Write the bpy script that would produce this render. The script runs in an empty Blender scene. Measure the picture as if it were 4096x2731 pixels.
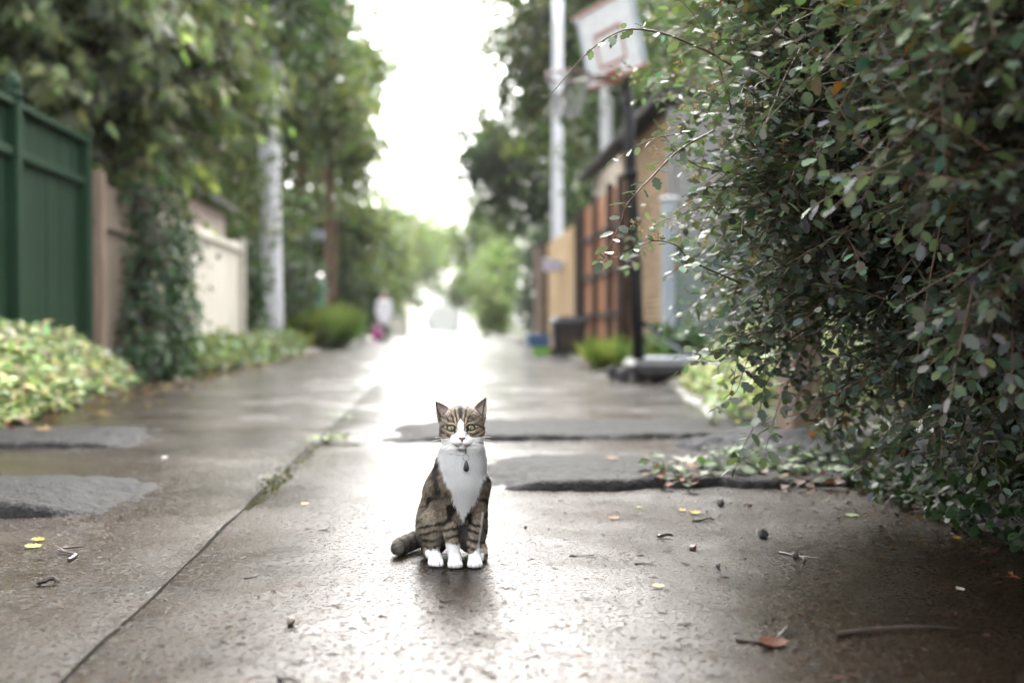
import bpy, math, random
import numpy as np
from mathutils import Vector, Matrix

random.seed(7)
rng = np.random.default_rng(11)
SC = bpy.context.scene
COL = SC.collection
R = math.radians

# ------------------------------------------------------------------ camera
CAM_H = 0.58
cam_d = bpy.data.cameras.new('camera')
cam = bpy.data.objects.new('camera', cam_d)
COL.objects.link(cam)
cam_d.sensor_width = 36.0
cam_d.lens = 35.0
cam_d.clip_start = 0.05
cam_d.clip_end = 1500.0
cam.location = (0, 0, CAM_H)
cam.rotation_euler = (R(90 - 0.98), 0, R(-4.15))
cam_d.dof.use_dof = True
cam_d.dof.focus_distance = 2.42
cam_d.dof.aperture_fstop = 1.4
SC.camera = cam

# ------------------------------------------------------------------ sky, sun, exposure
SUN_EL, SUN_AZ = 45.0, 7.0           # elevation; azimuth from +Y (down the alley) towards +X
world = bpy.data.worlds.new('World')
SC.world = world
world.use_nodes = True
wn = world.node_tree
wn.nodes.clear()
w_out = wn.nodes.new('ShaderNodeOutputWorld')
w_bg = wn.nodes.new('ShaderNodeBackground')
w_sky = wn.nodes.new('ShaderNodeTexSky')
w_sky.sky_type = 'NISHITA'
w_sky.sun_disc = False
w_sky.sun_elevation = R(SUN_EL)
w_sky.sun_rotation = R(SUN_AZ)
w_sky.air_density = 1.0
w_sky.dust_density = 6.0
w_sky.ozone_density = 1.0
w_hsv = wn.nodes.new('ShaderNodeHueSaturation')      # overcast: the whole dome is nearly colourless
w_hsv.inputs['Saturation'].default_value = 0.16
wn.links.new(w_sky.outputs['Color'], w_hsv.inputs['Color'])
wn.links.new(w_hsv.outputs['Color'], w_bg.inputs['Color'])
w_bg.inputs['Strength'].default_value = 0.15
wn.links.new(w_bg.outputs['Background'], w_out.inputs['Surface'])

sun_d = bpy.data.lights.new('sun', 'SUN')
sun_d.energy = 0.5
sun_d.angle = R(34)
sun_d.color = (1.0, 0.97, 0.92)
sun = bpy.data.objects.new('sun', sun_d)
COL.objects.link(sun)
az, el = R(SUN_AZ), R(SUN_EL)
sdir = Vector((math.sin(az) * math.cos(el), math.cos(az) * math.cos(el), math.sin(el)))
sun.rotation_euler = sdir.to_track_quat('Z', 'Y').to_euler()
sun.location = (0, 0, 30)

SC.view_settings.view_transform = 'Standard'
SC.view_settings.look = 'None'
SC.view_settings.exposure = 3.2
SC.view_settings.gamma = 1.0
SC.view_settings.use_curve_mapping = False
SC.render.engine = 'CYCLES'
cy = SC.cycles
cy.use_denoising = True
cy.max_bounces = 7
cy.diffuse_bounces = 3
cy.glossy_bounces = 3
cy.transmission_bounces = 4
cy.transparent_max_bounces = 4
cy.caustics_reflective = False
cy.caustics_refractive = False
cy.sample_clamp_indirect = 6.0
cy.use_adaptive_sampling = True
cy.adaptive_threshold = 0.02

# ------------------------------------------------------------------ helpers
def tag(o, label=None, cat=None, group=None, kind=None):
    if label: o['label'] = label
    if cat: o['category'] = cat
    if group: o['group'] = group
    if kind: o['kind'] = kind
    return o

def empty(name, loc=(0, 0, 0), label=None, cat=None, group=None):
    o = bpy.data.objects.new(name, None)
    o.empty_display_size = 0.1
    COL.objects.link(o)
    o.location = loc
    return tag(o, label, cat, group)

def make_mesh(name, V, F, mat=None, smooth=False, col=None, nrm=None):
    V = np.asarray(V, np.float32)
    me = bpy.data.meshes.new(name)
    if isinstance(F, np.ndarray):
        groups = [F]
    else:
        t3 = [f for f in F if len(f) == 3]; t4 = [f for f in F if len(f) == 4]
        groups = [np.array(g, np.int32) for g in (t3, t4) if g]
        rest = [f for f in F if len(f) > 4]
        if rest:
            me.from_pydata([tuple(v) for v in V], [], [tuple(f) for f in F])
            groups = None
    if groups is not None:
        me.vertices.add(len(V))
        me.vertices.foreach_set('co', V.ravel())
        loops = np.concatenate([g.ravel() for g in groups]).astype(np.int32)
        tot = np.concatenate([np.full(len(g), g.shape[1], np.int32) for g in groups])
        start = np.concatenate([[0], np.cumsum(tot)[:-1]]).astype(np.int32)
        me.loops.add(len(loops))
        me.loops.foreach_set('vertex_index', loops)
        me.polygons.add(len(tot))
        me.polygons.foreach_set('loop_start', start)
        me.polygons.foreach_set('loop_total', tot)
    me.update(calc_edges=True)
    me.validate()
    if col is not None:
        a = me.attributes.new('Col', 'FLOAT_COLOR', 'POINT')
        c = np.ones((len(V), 4), np.float32); c[:, :3] = col
        a.data.foreach_set('color', c.ravel())
    if nrm is not None:
        a = me.attributes.new('Nrm', 'FLOAT_VECTOR', 'POINT')
        a.data.foreach_set('vector', np.asarray(nrm, np.float32).ravel())
    if smooth:
        me.polygons.foreach_set('use_smooth', np.ones(len(me.polygons), bool))
    if mat is not None:
        me.materials.append(mat)
    return me

def link(name, me, parent=None, loc=None):
    o = bpy.data.objects.new(name, me)
    COL.objects.link(o)
    if parent is not None:
        o.parent = parent
    if loc is not None:
        o.location = loc
    return o

def add(name, V, F, mat, parent=None, smooth=False, col=None, nrm=None, loc=None):
    """world (or parent-local) verts -> one object; if parent is an Empty at p, V is taken relative to world and shifted."""
    V = np.asarray(V, np.float32)
    if parent is not None:
        p = parent
        off = np.zeros(3, np.float32)
        while p is not None:
            off += np.array(p.location, np.float32); p = p.parent
        V = V - off
    return link(name, make_mesh(name, V, F, mat, smooth, col, nrm), parent, loc)

def box(c, s, rz=0.0, bev=0.0, tilt=None):
    """box verts/faces, centre c, full sizes s, chamfered vertical+top edges if bev"""
    x, y, z = np.array(s) / 2.0
    if bev <= 0:
        V = np.array([[-x,-y,-z],[x,-y,-z],[x,y,-z],[-x,y,-z],[-x,-y,z],[x,-y,z],[x,y,z],[-x,y,z]], float)
        F = [(0,3,2,1),(4,5,6,7),(0,1,5,4),(1,2,6,5),(2,3,7,6),(3,0,4,7)]
    else:
        b = min(bev, x * .9, y * .9, z * .9)
        V = []; 
        for (zz, ins) in ((-z, b), (-z + b, 0), (z - b, 0), (z, b)):
            for (sx, sy) in ((-1,-1),(1,-1),(1,1),(-1,1)):
                if ins:
                    V.append((sx * (x - b), sy * (y - b), zz)); V.append((sx * (x - b), sy * (y - b), zz))
                else:
                    if sx * sy > 0:
                        V.append((sx * x, sy * (y - b), zz)); V.append((sx * (x - b), sy * y, zz))
                    else:
                        V.append((sx * (x - b), sy * y, zz)); V.append((sx * x, sy * (y - b), zz))
        # order ring: make consistent ccw ring of 8
        V = np.array(V)
        ring = [0,1,2,3,4,5,6,7]
        # ring ordering by angle on the full ring
        full = V[8:16]
        ang = np.arctan2(full[:, 1] / y, full[:, 0] / x)
        order = np.argsort(ang)
        V = np.concatenate([V[k * 8:(k + 1) * 8][order] for k in range(4)])
        F = []
        for k in range(3):
            for i in range(8):
                j = (i + 1) % 8
                F.append((k*8+i, k*8+j, (k+1)*8+j, (k+1)*8+i))
        F.append(tuple(range(7, -1, -1))); F.append(tuple(range(24, 32)))
    if tilt is not None:
        V = V @ np.array(tilt).T
    if rz:
        c_, s_ = math.cos(rz), math.sin(rz)
        V = V @ np.array([[c_, s_, 0], [-s_, c_, 0], [0, 0, 1]])
    return V + np.array(c, float), F

class MB:
    def __init__(s): s.V = []; s.F = []; s.n = 0
    def add(s, VF):
        V, F = VF
        V = np.asarray(V, float)
        s.V.append(V); s.F += [tuple(int(i) + s.n for i in f) for f in F]; s.n += len(V)
        return s
    def out(s): return np.concatenate(s.V), s.F

def frames(pts):
    P = np.asarray(pts, float)
    T = np.gradient(P, axis=0); T /= np.linalg.norm(T, axis=1)[:, None] + 1e-12
    up = np.array([0.3, 0.2, 1.0]) if abs(T[0, 2]) < .9 else np.array([1.0, 0.1, 0])
    A = np.cross(T, up); A /= np.linalg.norm(A, axis=1)[:, None] + 1e-12
    B = np.cross(T, A)
    return P, T, A, B

def tube(pts, rad, n=8, cap=True):
    P, T, A, B = frames(pts)
    rad = np.broadcast_to(np.asarray(rad, float), (len(P),))
    th = np.linspace(0, 2 * np.pi, n, endpoint=False)
    V = (P[:, None] + rad[:, None, None] * (np.cos(th)[None, :, None] * A[:, None] + np.sin(th)[None, :, None] * B[:, None])).reshape(-1, 3)
    F = []
    for i in range(len(P) - 1):
        for j in range(n):
            k = (j + 1) % n
            F.append((i*n+j, (i+1)*n+j, (i+1)*n+k, i*n+k))
    if cap:
        F.append(tuple(range(n))); F.append(tuple(range((len(P)) * n - 1, (len(P) - 1) * n - 1, -1)))
    return V, F

def lathe(prof, n=16, c=(0, 0, 0)):
    V = []; F = []
    for (r, z) in prof:
        for j in range(n):
            a = 2 * math.pi * j / n
            V.append((c[0] + r * math.cos(a), c[1] + r * math.sin(a), c[2] + z))
    for i in range(len(prof) - 1):
        for j in range(n):
            k = (j + 1) % n
            F.append((i*n+j, i*n+k, (i+1)*n+k, (i+1)*n+j))
    F.append(tuple(range(n - 1, -1, -1))); F.append(tuple(range((len(prof)-1)*n, len(prof)*n)))
    return np.array(V), F

def bez(pts, n):
    """smooth curve through points (Catmull-Rom)"""
    P = np.asarray(pts, float)
    P = np.vstack([2 * P[0] - P[1], P, 2 * P[-1] - P[-2]])
    out = []
    m = len(P) - 3
    for t in np.linspace(0, m, n):
        i = min(int(t), m - 1); u = t - i
        a, b, c, d = P[i], P[i+1], P[i+2], P[i+3]
        out.append(.5 * ((2*b) + (-a + c)*u + (2*a - 5*b + 4*c - d)*u*u + (-a + 3*b - 3*c + d)*u**3))
    return np.array(out)

# value noise ---------------------------------------------------------------
def _h(i, j, k, seed):
    x = (i.astype(np.int64) * 374761393 + j.astype(np.int64) * 668265263 + k.astype(np.int64) * 2147483647 + seed * 974711) & 0xffffffff
    x = ((x ^ (x >> 13)) * 1274126177) & 0xffffffff
    x = x ^ (x >> 16)
    return (x & 0xffffff) / float(0xffffff)

def vnoise(P, scale, seed=0):
    Q = np.asarray(P, float) * scale
    I = np.floor(Q); f = Q - I; I = I.astype(np.int64)
    f = f * f * (3 - 2 * f)
    r = 0
    for a in (0, 1):
        for b in (0, 1):
            for c in (0, 1):
                w = (f[:, 0] if a else 1 - f[:, 0]) * (f[:, 1] if b else 1 - f[:, 1]) * (f[:, 2] if c else 1 - f[:, 2])
                r = r + w * _h(I[:, 0] + a, I[:, 1] + b, I[:, 2] + c, seed)
    return r

def fbm(P, scale, seed=0, oct=3):
    r = 0; a = .5; s = 0
    for o in range(oct):
        r = r + a * vnoise(P, scale * 2 ** o, seed + o * 17); s += a; a *= .5
    return r / s

def sstep(a, b, x):
    t = np.clip((x - a) / (b - a), 0, 1)
    return t * t * (3 - 2 * t)

# ------------------------------------------------------------------ materials
def new_mat(name):
    m = bpy.data.materials.new(name)
    m.use_nodes = True
    nt = m.node_tree
    bs = nt.nodes['Principled BSDF']
    return m, nt, bs

def mat_noise(name, c1, c2, scale=8, rough=.6, bump=.0, bscale=60, stretch=(1, 1, 1), metallic=0.0, detail=6, spec=.5, c3=None, coord='Object', rough2=None):
    m, nt, bs = new_mat(name)
    tc = nt.nodes.new('ShaderNodeTexCoord')
    mp = nt.nodes.new('ShaderNodeMapping'); mp.inputs['Scale'].default_value = stretch
    nt.links.new(tc.outputs[coord], mp.inputs['Vector'])
    no = nt.nodes.new('ShaderNodeTexNoise'); no.inputs['Scale'].default_value = scale; no.inputs['Detail'].default_value = detail
    no.inputs['Roughness'].default_value = .65
    nt.links.new(mp.outputs['Vector'], no.inputs['Vector'])
    rp = nt.nodes.new('ShaderNodeValToRGB')
    e = rp.color_ramp.elements
    e[0].position = .3; e[0].color = (*c1, 1); e[1].position = .7; e[1].color = (*c2, 1)
    if c3 is not None:
        x = rp.color_ramp.elements.new(.86); x.color = (*c3, 1)
    nt.links.new(no.outputs['Fac'], rp.inputs['Fac'])
    nt.links.new(rp.outputs['Color'], bs.inputs['Base Color'])
    bs.inputs['Roughness'].default_value = rough
    if rough2 is not None:
        mr = nt.nodes.new('ShaderNodeMapRange'); mr.inputs['From Min'].default_value = .3; mr.inputs['From Max'].default_value = .7
        mr.inputs['To Min'].default_value = rough; mr.inputs['To Max'].default_value = rough2
        nt.links.new(no.outputs['Fac'], mr.inputs['Value']); nt.links.new(mr.outputs['Result'], bs.inputs['Roughness'])
    bs.inputs['Metallic'].default_value = metallic
    bs.inputs['Specular IOR Level'].default_value = spec
    if bump:
        nb = nt.nodes.new('ShaderNodeTexNoise'); nb.inputs['Scale'].default_value = bscale; nb.inputs['Detail'].default_value = 4
        nt.links.new(mp.outputs['Vector'], nb.inputs['Vector'])
        bp = nt.nodes.new('ShaderNodeBump'); bp.inputs['Strength'].default_value = bump; bp.inputs['Distance'].default_value = .01
        nt.links.new(nb.outputs['Fac'], bp.inputs['Height']); nt.links.new(bp.outputs['Normal'], bs.inputs['Normal'])
    return m

def mat_leaf(name, rough=.4, trans=.3, spec=.5, tint=(1, 1, 1)):
    """per-leaf colour from the vertex attribute Col, a thin leaf that lets light through"""
    m, nt, bs = new_mat(name)
    at = nt.nodes.new('ShaderNodeAttribute'); at.attribute_name = 'Col'
    nt.links.new(at.outputs['Color'], bs.inputs['Base Color'])
    bs.inputs['Roughness'].default_value = rough
    bs.inputs['Specular IOR Level'].default_value = spec
    tr = nt.nodes.new('ShaderNodeBsdfTranslucent')
    mx = nt.nodes.new('ShaderNodeMix'); mx.data_type = 'RGBA'; mx.blend_type = 'MULTIPLY'; mx.inputs['Factor'].default_value = 1
    nt.links.new(at.outputs['Color'], mx.inputs[6]); mx.inputs[7].default_value = (1.3, 1.45, .85, 1)
    nt.links.new(mx.outputs[2], tr.inputs['Color'])
    ms = nt.nodes.new('ShaderNodeMixShader'); ms.inputs['Fac'].default_value = trans
    out = nt.nodes['Material Output']
    nt.links.new(bs.outputs['BSDF'], ms.inputs[1]); nt.links.new(tr.outputs['BSDF'], ms.inputs[2])
    nt.links.new(ms.outputs['Shader'], out.inputs['Surface'])
    return m

def mat_attr(name, rough=.6, spec=.4, use_nrm=False, sheen=0.0):
    m, nt, bs = new_mat(name)
    at = nt.nodes.new('ShaderNodeAttribute'); at.attribute_name = 'Col'
    nt.links.new(at.outputs['Color'], bs.inputs['Base Color'])
    bs.inputs['Roughness'].default_value = rough
    bs.inputs['Specular IOR Level'].default_value = spec
    if sheen:
        bs.inputs['Sheen Weight'].default_value = sheen
    if use_nrm:
        an = nt.nodes.new('ShaderNodeAttribute'); an.attribute_name = 'Nrm'
        nt.links.new(an.outputs['Vector'], bs.inputs['Normal'])
    return m

def mat_plain(name, c, rough=.5, metallic=0.0, spec=.5):
    m = mat_noise(name, tuple(x * .85 for x in c), tuple(min(1, x * 1.12) for x in c), 14, rough, metallic=metallic, spec=spec)
    return m

M = {}
M['leaf'] = mat_leaf('leaf_wet', .52, .22, .10)
M['leaf_far'] = mat_leaf('leaf_far', .5, .35)
M['leaf_dead'] = mat_leaf('leaf_dead', .6, .2, .1)
M['bark'] = mat_noise('bark', (.03, .022, .016), (.10, .075, .055), 6, .85, .8, 30, (1, 1, .25))
M['bark_warm'] = mat_noise('bark_warm', (.06, .036, .022), (.17, .10, .06), 5, .85, .6, 24, (1, 1, .25))
M['twig'] = mat_noise('twig', (.045, .024, .014), (.11, .058, .03), 30, .6)
M['green_paint'] = mat_noise('green_paint', (.006, .022, .010), (.015, .042, .020), 3, .6, .15, 40, (1, 1, .2), rough2=.75, spec=.15)
M['wood_grey'] = mat_noise('wood_weathered', (.13, .085, .06), (.30, .22, .165), 7, .8, .5, 50, (3, 3, .2))
M['wood_warm'] = mat_noise('wood_brown', (.095, .074, .052), (.24, .19, .14), 7, .75, .5, 50, (3, 3, .2))
M['wood_cream'] = mat_noise('wood_pale', (.44, .405, .345), (.64, .60, .52), 4, .75, .3, 50, (3, 3, .2))
M['wood_honey'] = mat_noise('wood_honey', (.48, .31, .15), (.68, .48, .26), 4, .7, .3, 50, (3, 3, .2))
M['wood_red'] = mat_noise('wood_red', (.36, .15, .07), (.58, .27, .14), 4, .7, .3, 50, (3, 3, .2))
M['wood_dark'] = mat_noise('wood_dark', (.03, .018, .014), (.065, .04, .03), 6, .7, .4, 50, (3, 3, .2))
M['pole'] = mat_noise('pole_grey', (.60, .60, .64), (.76, .76, .80), 5, .75, .3, 60, (1, 1, .3))
M['pole_white'] = mat_noise('pole_white', (.55, .55, .56), (.70, .70, .72), 4, .6)
M['black_metal'] = mat_noise('black_metal', (.006, .006, .007), (.014, .014, .015), 10, .6, spec=.2)
M['black_plastic'] = mat_noise('black_plastic', (.014, .013, .015), (.032, .03, .034), 10, .42)
M['grey_metal'] = mat_noise('grey_metal', (.26, .29, .33), (.40, .43, .48), 8, .4)
M['wire'] = mat_plain('wire', (.02, .02, .02), .6)
M['acrylic'] = mat_plain('board_white', (.78, .79, .80), .25)
M['board_red'] = mat_plain('board_red', (.36, .13, .10), .4)
M['rim'] = mat_plain('rim_metal', (.10, .04, .03), .4)
M['net'] = mat_plain('net_cord', (.26, .25, .25), .8)
M['brick'] = mat_noise('brick_tan', (.30, .20, .12), (.48, .34, .21), 3, .85, .5, 90)
M['mortar'] = mat_noise('mortar', (.30, .26, .21), (.42, .37, .31), 20, .9)
M['siding'] = mat_noise('siding_grey', (.20, .195, .19), (.28, .275, .265), 5, .6, .1, 40, (.3, 1, 2))
M['siding_pink'] = mat_noise('siding_pink', (.42, .33, .29), (.55, .44, .39), 5, .7, .1, 40, (.3, 1, 2))
M['roof_dark'] = mat_noise('roof_dark', (.02, .018, .02), (.05, .045, .05), 20, .7, .5, 60)
M['white_wall'] = mat_noise('white_wall', (.74, .74, .72), (.84, .84, .82), 3, .7)
M['teal'] = mat_plain('teal_paint', (.09, .30, .25), .5)
M['mesh_green'] = mat_plain('mesh_green', (.03, .12, .10), .5)
M['blue_plastic'] = mat_plain('blue_plastic', (.03, .10, .22), .4)
M['lime_plastic'] = mat_plain('lime_plastic', (.22, .50, .06), .4)
M['orange_plastic'] = mat_plain('orange_plastic', (.60, .25, .10), .4)
M['lilac'] = mat_plain('lilac_paint', (.55, .55, .75), .35)
M['soil'] = mat_noise('soil', (.012, .009, .007), (.045, .032, .024), 22, .7, 1.0, 90, rough2=.35)
M['ground'] = mat_noise('ground_earth', (.02, .018, .012), (.055, .055, .028), 2.5, .9, .6, 30)

# ================================================================== THE SETTING
YG = -0.63                                   # x of the gutter joint that runs down the alley

# ground: one sheet to the horizon, dipping under the road
gx = np.array([-600, -200, -60, -25, -12, -8, -6, -5, -4.4, -3.9, -3.5, -3.2, -3.0, -2.85, -2.7, -2.5, 1.9, 2.1, 2.3, 2.5, 2.8, 3.2, 3.7, 4.4, 5.5, 7, 10, 16, 30, 80, 250, 600.])
gy = np.concatenate([[-400, -120, -40, -15, -6], np.arange(-3, 16, .5), np.geomspace(16, 900, 40)])
GX, GY = np.meshgrid(gx, gy, indexing='ij')
P = np.stack([GX.ravel(), GY.ravel(), 0 * GX.ravel()], 1)
gz = np.where((P[:, 0] > -2.75) & (P[:, 0] < 2.2), -.07, .03 + .06 * (fbm(P, .8, 3) - .3))
P[:, 2] = gz
def grid_faces(nx, ny):
    i, j = np.meshgrid(np.arange(nx - 1), np.arange(ny - 1), indexing='ij')
    a = (i * ny + j).ravel()
    return np.stack([a, a + ny, a + ny + 1, a + 1], 1).astype(np.int32)
g = add('ground', P, grid_faces(len(gx), len(gy)), M['ground'], smooth=True); tag(g, kind='structure')

# the wet concrete alley ------------------------------------------------------
def mat_road():
    m, nt, bs = new_mat('wet_concrete')
    N = nt.nodes; L = nt.links
    tc = N.new('ShaderNodeTexCoord')
    def noise(scale, detail=5, rough=.6, vec=None):
        n = N.new('ShaderNodeTexNoise'); n.inputs['Scale'].default_value = scale; n.inputs['Detail'].default_value = detail; n.inputs['Roughness'].default_value = rough
        L.new(vec or tc.outputs['Object'], n.inputs['Vector']); return n
    big = noise(1.3, 5); mid = noise(9, 6, .7); fine = noise(110, 4, .75); grit = N.new('ShaderNodeTexVoronoi')
    grit.inputs['Scale'].default_value = 260; L.new(tc.outputs['Object'], grit.inputs['Vector'])
    r1 = N.new('ShaderNodeValToRGB'); e = r1.color_ramp.elements
    e[0].position = .25; e[0].color = (.0085, .0060, .0040, 1); e[1].position = .75; e[1].color = (.021, .015, .0102, 1)
    L.new(mid.outputs['Fac'], r1.inputs['Fac'])
    r2 = N.new('ShaderNodeValToRGB'); e = r2.color_ramp.elements
    e[0].position = .38; e[0].color = (.45, .40, .35, 1); e[1].position = .66; e[1].color = (1.7, 1.6, 1.5, 1)
    L.new(fine.outputs['Fac'], r2.inputs['Fac'])
    mx = N.new('ShaderNodeMix'); mx.data_type = 'RGBA'; mx.blend_type = 'MULTIPLY'; mx.inputs['Factor'].default_value = 1
    L.new(r1.outputs['Color'], mx.inputs[6]); L.new(r2.outputs['Color'], mx.inputs[7])
    # scattered pale and dark aggregate grains
    r3 = N.new('ShaderNodeValToRGB'); e = r3.color_ramp.elements
    e[0].position = 0; e[0].color = (.45, .42, .38, 1); e[1].position = .5; e[1].color = (1, 1, 1, 1); x = e.new(.93); x.color = (1.1, 1.05, 1, 1); x = e.new(.97); x.color = (2.4, 2.3, 2.1, 1)
    L.new(grit.outputs['Color'], r3.inputs['Fac'])
    mx2 = N.new('ShaderNodeMix'); mx2.data_type = 'RGBA'; mx2.blend_type = 'MULTIPLY'; mx2.inputs['Factor'].default_value = .8
    L.new(mx.outputs[2], mx2.inputs[6]); L.new(r3.outputs['Color'], mx2.inputs[7])
    # broad damp stains and tyre-worn paler areas
    st = noise(.9, 6, .62)
    r4 = N.new('ShaderNodeValToRGB'); e = r4.color_ramp.elements
    e[0].position = .34; e[0].color = (.55, .52, .48, 1); e[1].position = .66; e[1].color = (1.35, 1.3, 1.25, 1)
    L.new(st.outputs['Fac'], r4.inputs['Fac'])
    mx3 = N.new('ShaderNodeMix'); mx3.data_type = 'RGBA'; mx3.blend_type = 'MULTIPLY'; mx3.inputs['Factor'].default_value = 1
    L.new(mx2.outputs[2], mx3.inputs[6]); L.new(r4.outputs['Color'], mx3.inputs[7])
    L.new(mx3.outputs[2], bs.inputs['Base Color'])
    # wet film: smooth wet patches, rougher drained patches, and pits between the grains that mirror nothing
    pit = noise(88, 6, .8)
    mr = N.new('ShaderNodeMapRange'); mr.inputs['From Min'].default_value = .32; mr.inputs['From Max'].default_value = .68
    mr.inputs['To Min'].default_value = .11; mr.inputs['To Max'].default_value = .31
    L.new(big.outputs['Fac'], mr.inputs['Value'])
    pr = N.new('ShaderNodeMapRange'); pr.inputs['From Min'].default_value = .50; pr.inputs['From Max'].default_value = .66
    pr.inputs['To Min'].default_value = 0.0; pr.inputs['To Max'].default_value = .3
    L.new(pit.outputs['Fac'], pr.inputs['Value'])
    ad = N.new('ShaderNodeMath'); ad.operation = 'ADD'; ad.use_clamp = True
    L.new(mr.outputs['Result'], ad.inputs[0]); L.new(pr.outputs['Result'], ad.inputs[1])
    L.new(ad.outputs['Value'], bs.inputs['Roughness'])
    sp = N.new('ShaderNodeMapRange'); sp.inputs['From Min'].default_value = .47; sp.inputs['From Max'].default_value = .62
    sp.inputs['To Min'].default_value = .48; sp.inputs['To Max'].default_value = .03
    L.new(pit.outputs['Fac'], sp.inputs['Value']); L.new(sp.outputs['Result'], bs.inputs['Specular IOR Level'])
    bs.inputs['IOR'].default_value = 1.32
    b1 = N.new('ShaderNodeBump'); b1.inputs['Strength'].default_value = .25; b1.inputs['Distance'].default_value = .002
    L.new(grit.outputs['Distance'], b1.inputs['Height'])
    b2 = N.new('ShaderNodeBump'); b2.inputs['Strength'].default_value = .22; b2.inputs['Distance'].default_value = .004
    L.new(pit.outputs['Fac'], b2.inputs['Height']); L.new(b1.outputs['Normal'], b2.inputs['Normal'])
    # proud grains of aggregate that break through the film and glint
    gn = noise(84, 3, .6)
    gr = N.new('ShaderNodeMapRange'); gr.inputs['From Min'].default_value = .58; gr.inputs['From Max'].default_value = .66; gr.interpolation_type = 'SMOOTHSTEP'
    L.new(gn.outputs['Fac'], gr.inputs['Value'])
    b3 = N.new('ShaderNodeBump'); b3.inputs['Strength'].default_value = .45; b3.inputs['Distance'].default_value = .004
    L.new(gr.outputs['Result'], b3.inputs['Height']); L.new(b2.outputs['Normal'], b3.inputs['Normal'])
    L.new(b3.outputs['Normal'], bs.inputs['Normal'])
    return m
M['road'] = mat_road()

def road_z(x, y):
    P = np.stack([x, y, 0 * x], 1)
    z = -.016 * np.exp(-np.abs(x - YG) / .30)
    z = z + .010 * (fbm(P, 1.1, 21, 3) - .5) * (1 - .5 * np.exp(-np.abs(x - YG) / .3))
    z = z + .0035 * (fbm(P, 9, 22, 3) - .5)
    return z

rx = np.unique(np.concatenate([np.arange(-2.95, 2.32, .03), YG + np.arange(-.042, .043, .006)]))
ry = [-4.0, -2.0, -.5, .3]
y, s = .7, .016
while y < 6: ry.append(y); y += s; s *= 1.003
while y < 260: ry.append(y); y += s; s *= 1.06
ry = np.array(ry)
X, Y = np.meshgrid(rx, ry, indexing='ij')
xf, yf = X.ravel(), Y.ravel()
P = np.stack([xf, yf, road_z(xf, yf)], 1)
o = add('road', P, grid_faces(len(rx), len(ry)), M['road'], smooth=True); tag(o, kind='structure')

# standing water along the joint
M['water'] = mat_noise('standing_water', (.018, .017, .010), (.030, .028, .017), 6, .03, .06, 30)
px_ = np.linspace(YG + .016, YG + .12, 9); py_ = np.linspace(3.25, 4.1, 60)
X, Y = np.meshgrid(px_, py_, indexing='ij')
Pw = np.stack([YG + (X.ravel() - YG) * (np.clip(np.sin((Y.ravel() - 3.25) / .85 * np.pi), .15, 1) * (.3 + 1.1 * fbm(np.stack([0 * Y.ravel(), Y.ravel(), 0 * Y.ravel()], 1), 6.0, 77))), Y.ravel(), np.full(X.size, -.0125)], 1)
o = add('puddle', Pw, grid_faces(len(px_), len(py_)), M['water'], smooth=True); tag(o, kind='structure')

# the dirty open joint itself
M['joint'] = mat_noise('joint_dirt', (.004, .0035, .003), (.012, .010, .007), 30, .9, .5, 90, spec=.02)
jy = np.concatenate([np.arange(.7, 6, .03), np.arange(6, 60, .5)])
jx = YG + .026 * (fbm(np.stack([0 * jy, jy, 0 * jy], 1), 2.2, 55, 4) - .5)
jw = .0075 * (.05 + fbm(np.stack([0 * jy + 9, jy, 0 * jy], 1), 4.0, 56))
jz = road_z(jx, jy) + .0012
Pj = np.concatenate([np.stack([jx - jw, jy, jz], 1), np.stack([jx + jw, jy, jz], 1)])
nj = len(jy); Fj = np.stack([np.arange(nj - 1), np.arange(nj - 1) + nj, np.arange(1, nj) + nj, np.arange(1, nj)], 1).astype(np.int32)
tag(add('road_joint', Pj, Fj, M['joint']), kind='structure')

# asphalt patches laid over the concrete: low mounds with a ragged, thick front lip
M['asphalt'] = mat_noise('asphalt', (.009, .0086, .0082), (.029, .028, .027), 55, .6, 1.0, 75, rough2=.65, spec=.035)
M['asphalt_coarse'] = mat_noise('asphalt_coarse', (.008, .008, .009), (.022, .022, .025), 50, .6, 1.0, 130, rough2=.6, spec=.05)
def patch(name, x0, x1, y0, y1, h, seed, lip=.05, tail=0.25, endl=.25, endr=.25, mat='asphalt', rough=1.0):
    nx, ny = int((x1 - x0) / .013) + 2, int((y1 - y0) / .013) + 2
    xs, ys = np.linspace(x0, x1, nx), np.linspace(y0, y1, ny)
    X, Y = np.meshgrid(xs, ys, indexing='ij')
    x, yv = X.ravel(), Y.ravel()
    Q = np.stack([x, yv, 0 * x + seed], 1)
    wob = .13 * (fbm(Q, 2.6, seed, 4) - .5) + .13 * (fbm(Q * np.array([1, 0.5, 1]), 11.0, seed + 5, 4) - .5)
    a = sstep(0, lip, yv - y0 + wob - .05)
    b = sstep(0, tail, y1 - yv + wob)
    c = sstep(0, endl, x - x0 + wob * 1.5); d = sstep(0, endr, x1 - x + wob * 1.5)
    z = h * a * b * np.minimum(c, d) * (.8 + .4 * fbm(Q, 2.0, seed + 9)) + rough * (.012 * (fbm(Q, 7, seed + 3, 3) - .5) + .011 * (fbm(Q, 38, seed + 4, 2) - .5)) * a * b
    z = z - .028 * (1 - a * np.minimum(b, 1) * np.minimum(c, d)) ** 4 - .004
    z = z + np.where(z > -.01, 0, 0)
    o = add(name, np.stack([x, yv, z + 0.0], 1), grid_faces(nx, ny), M[mat], smooth=True)
    return tag(o, kind='structure')
patch('asphalt_patch', .05, 1.75, 3.38, 4.70, .038, 3, endl=.42, tail=.9, lip=.055)
patch('asphalt_patch', -.42, 2.1, 4.88, 6.45, .033, 8, endl=.6, tail=1.0, lip=.06)
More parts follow.
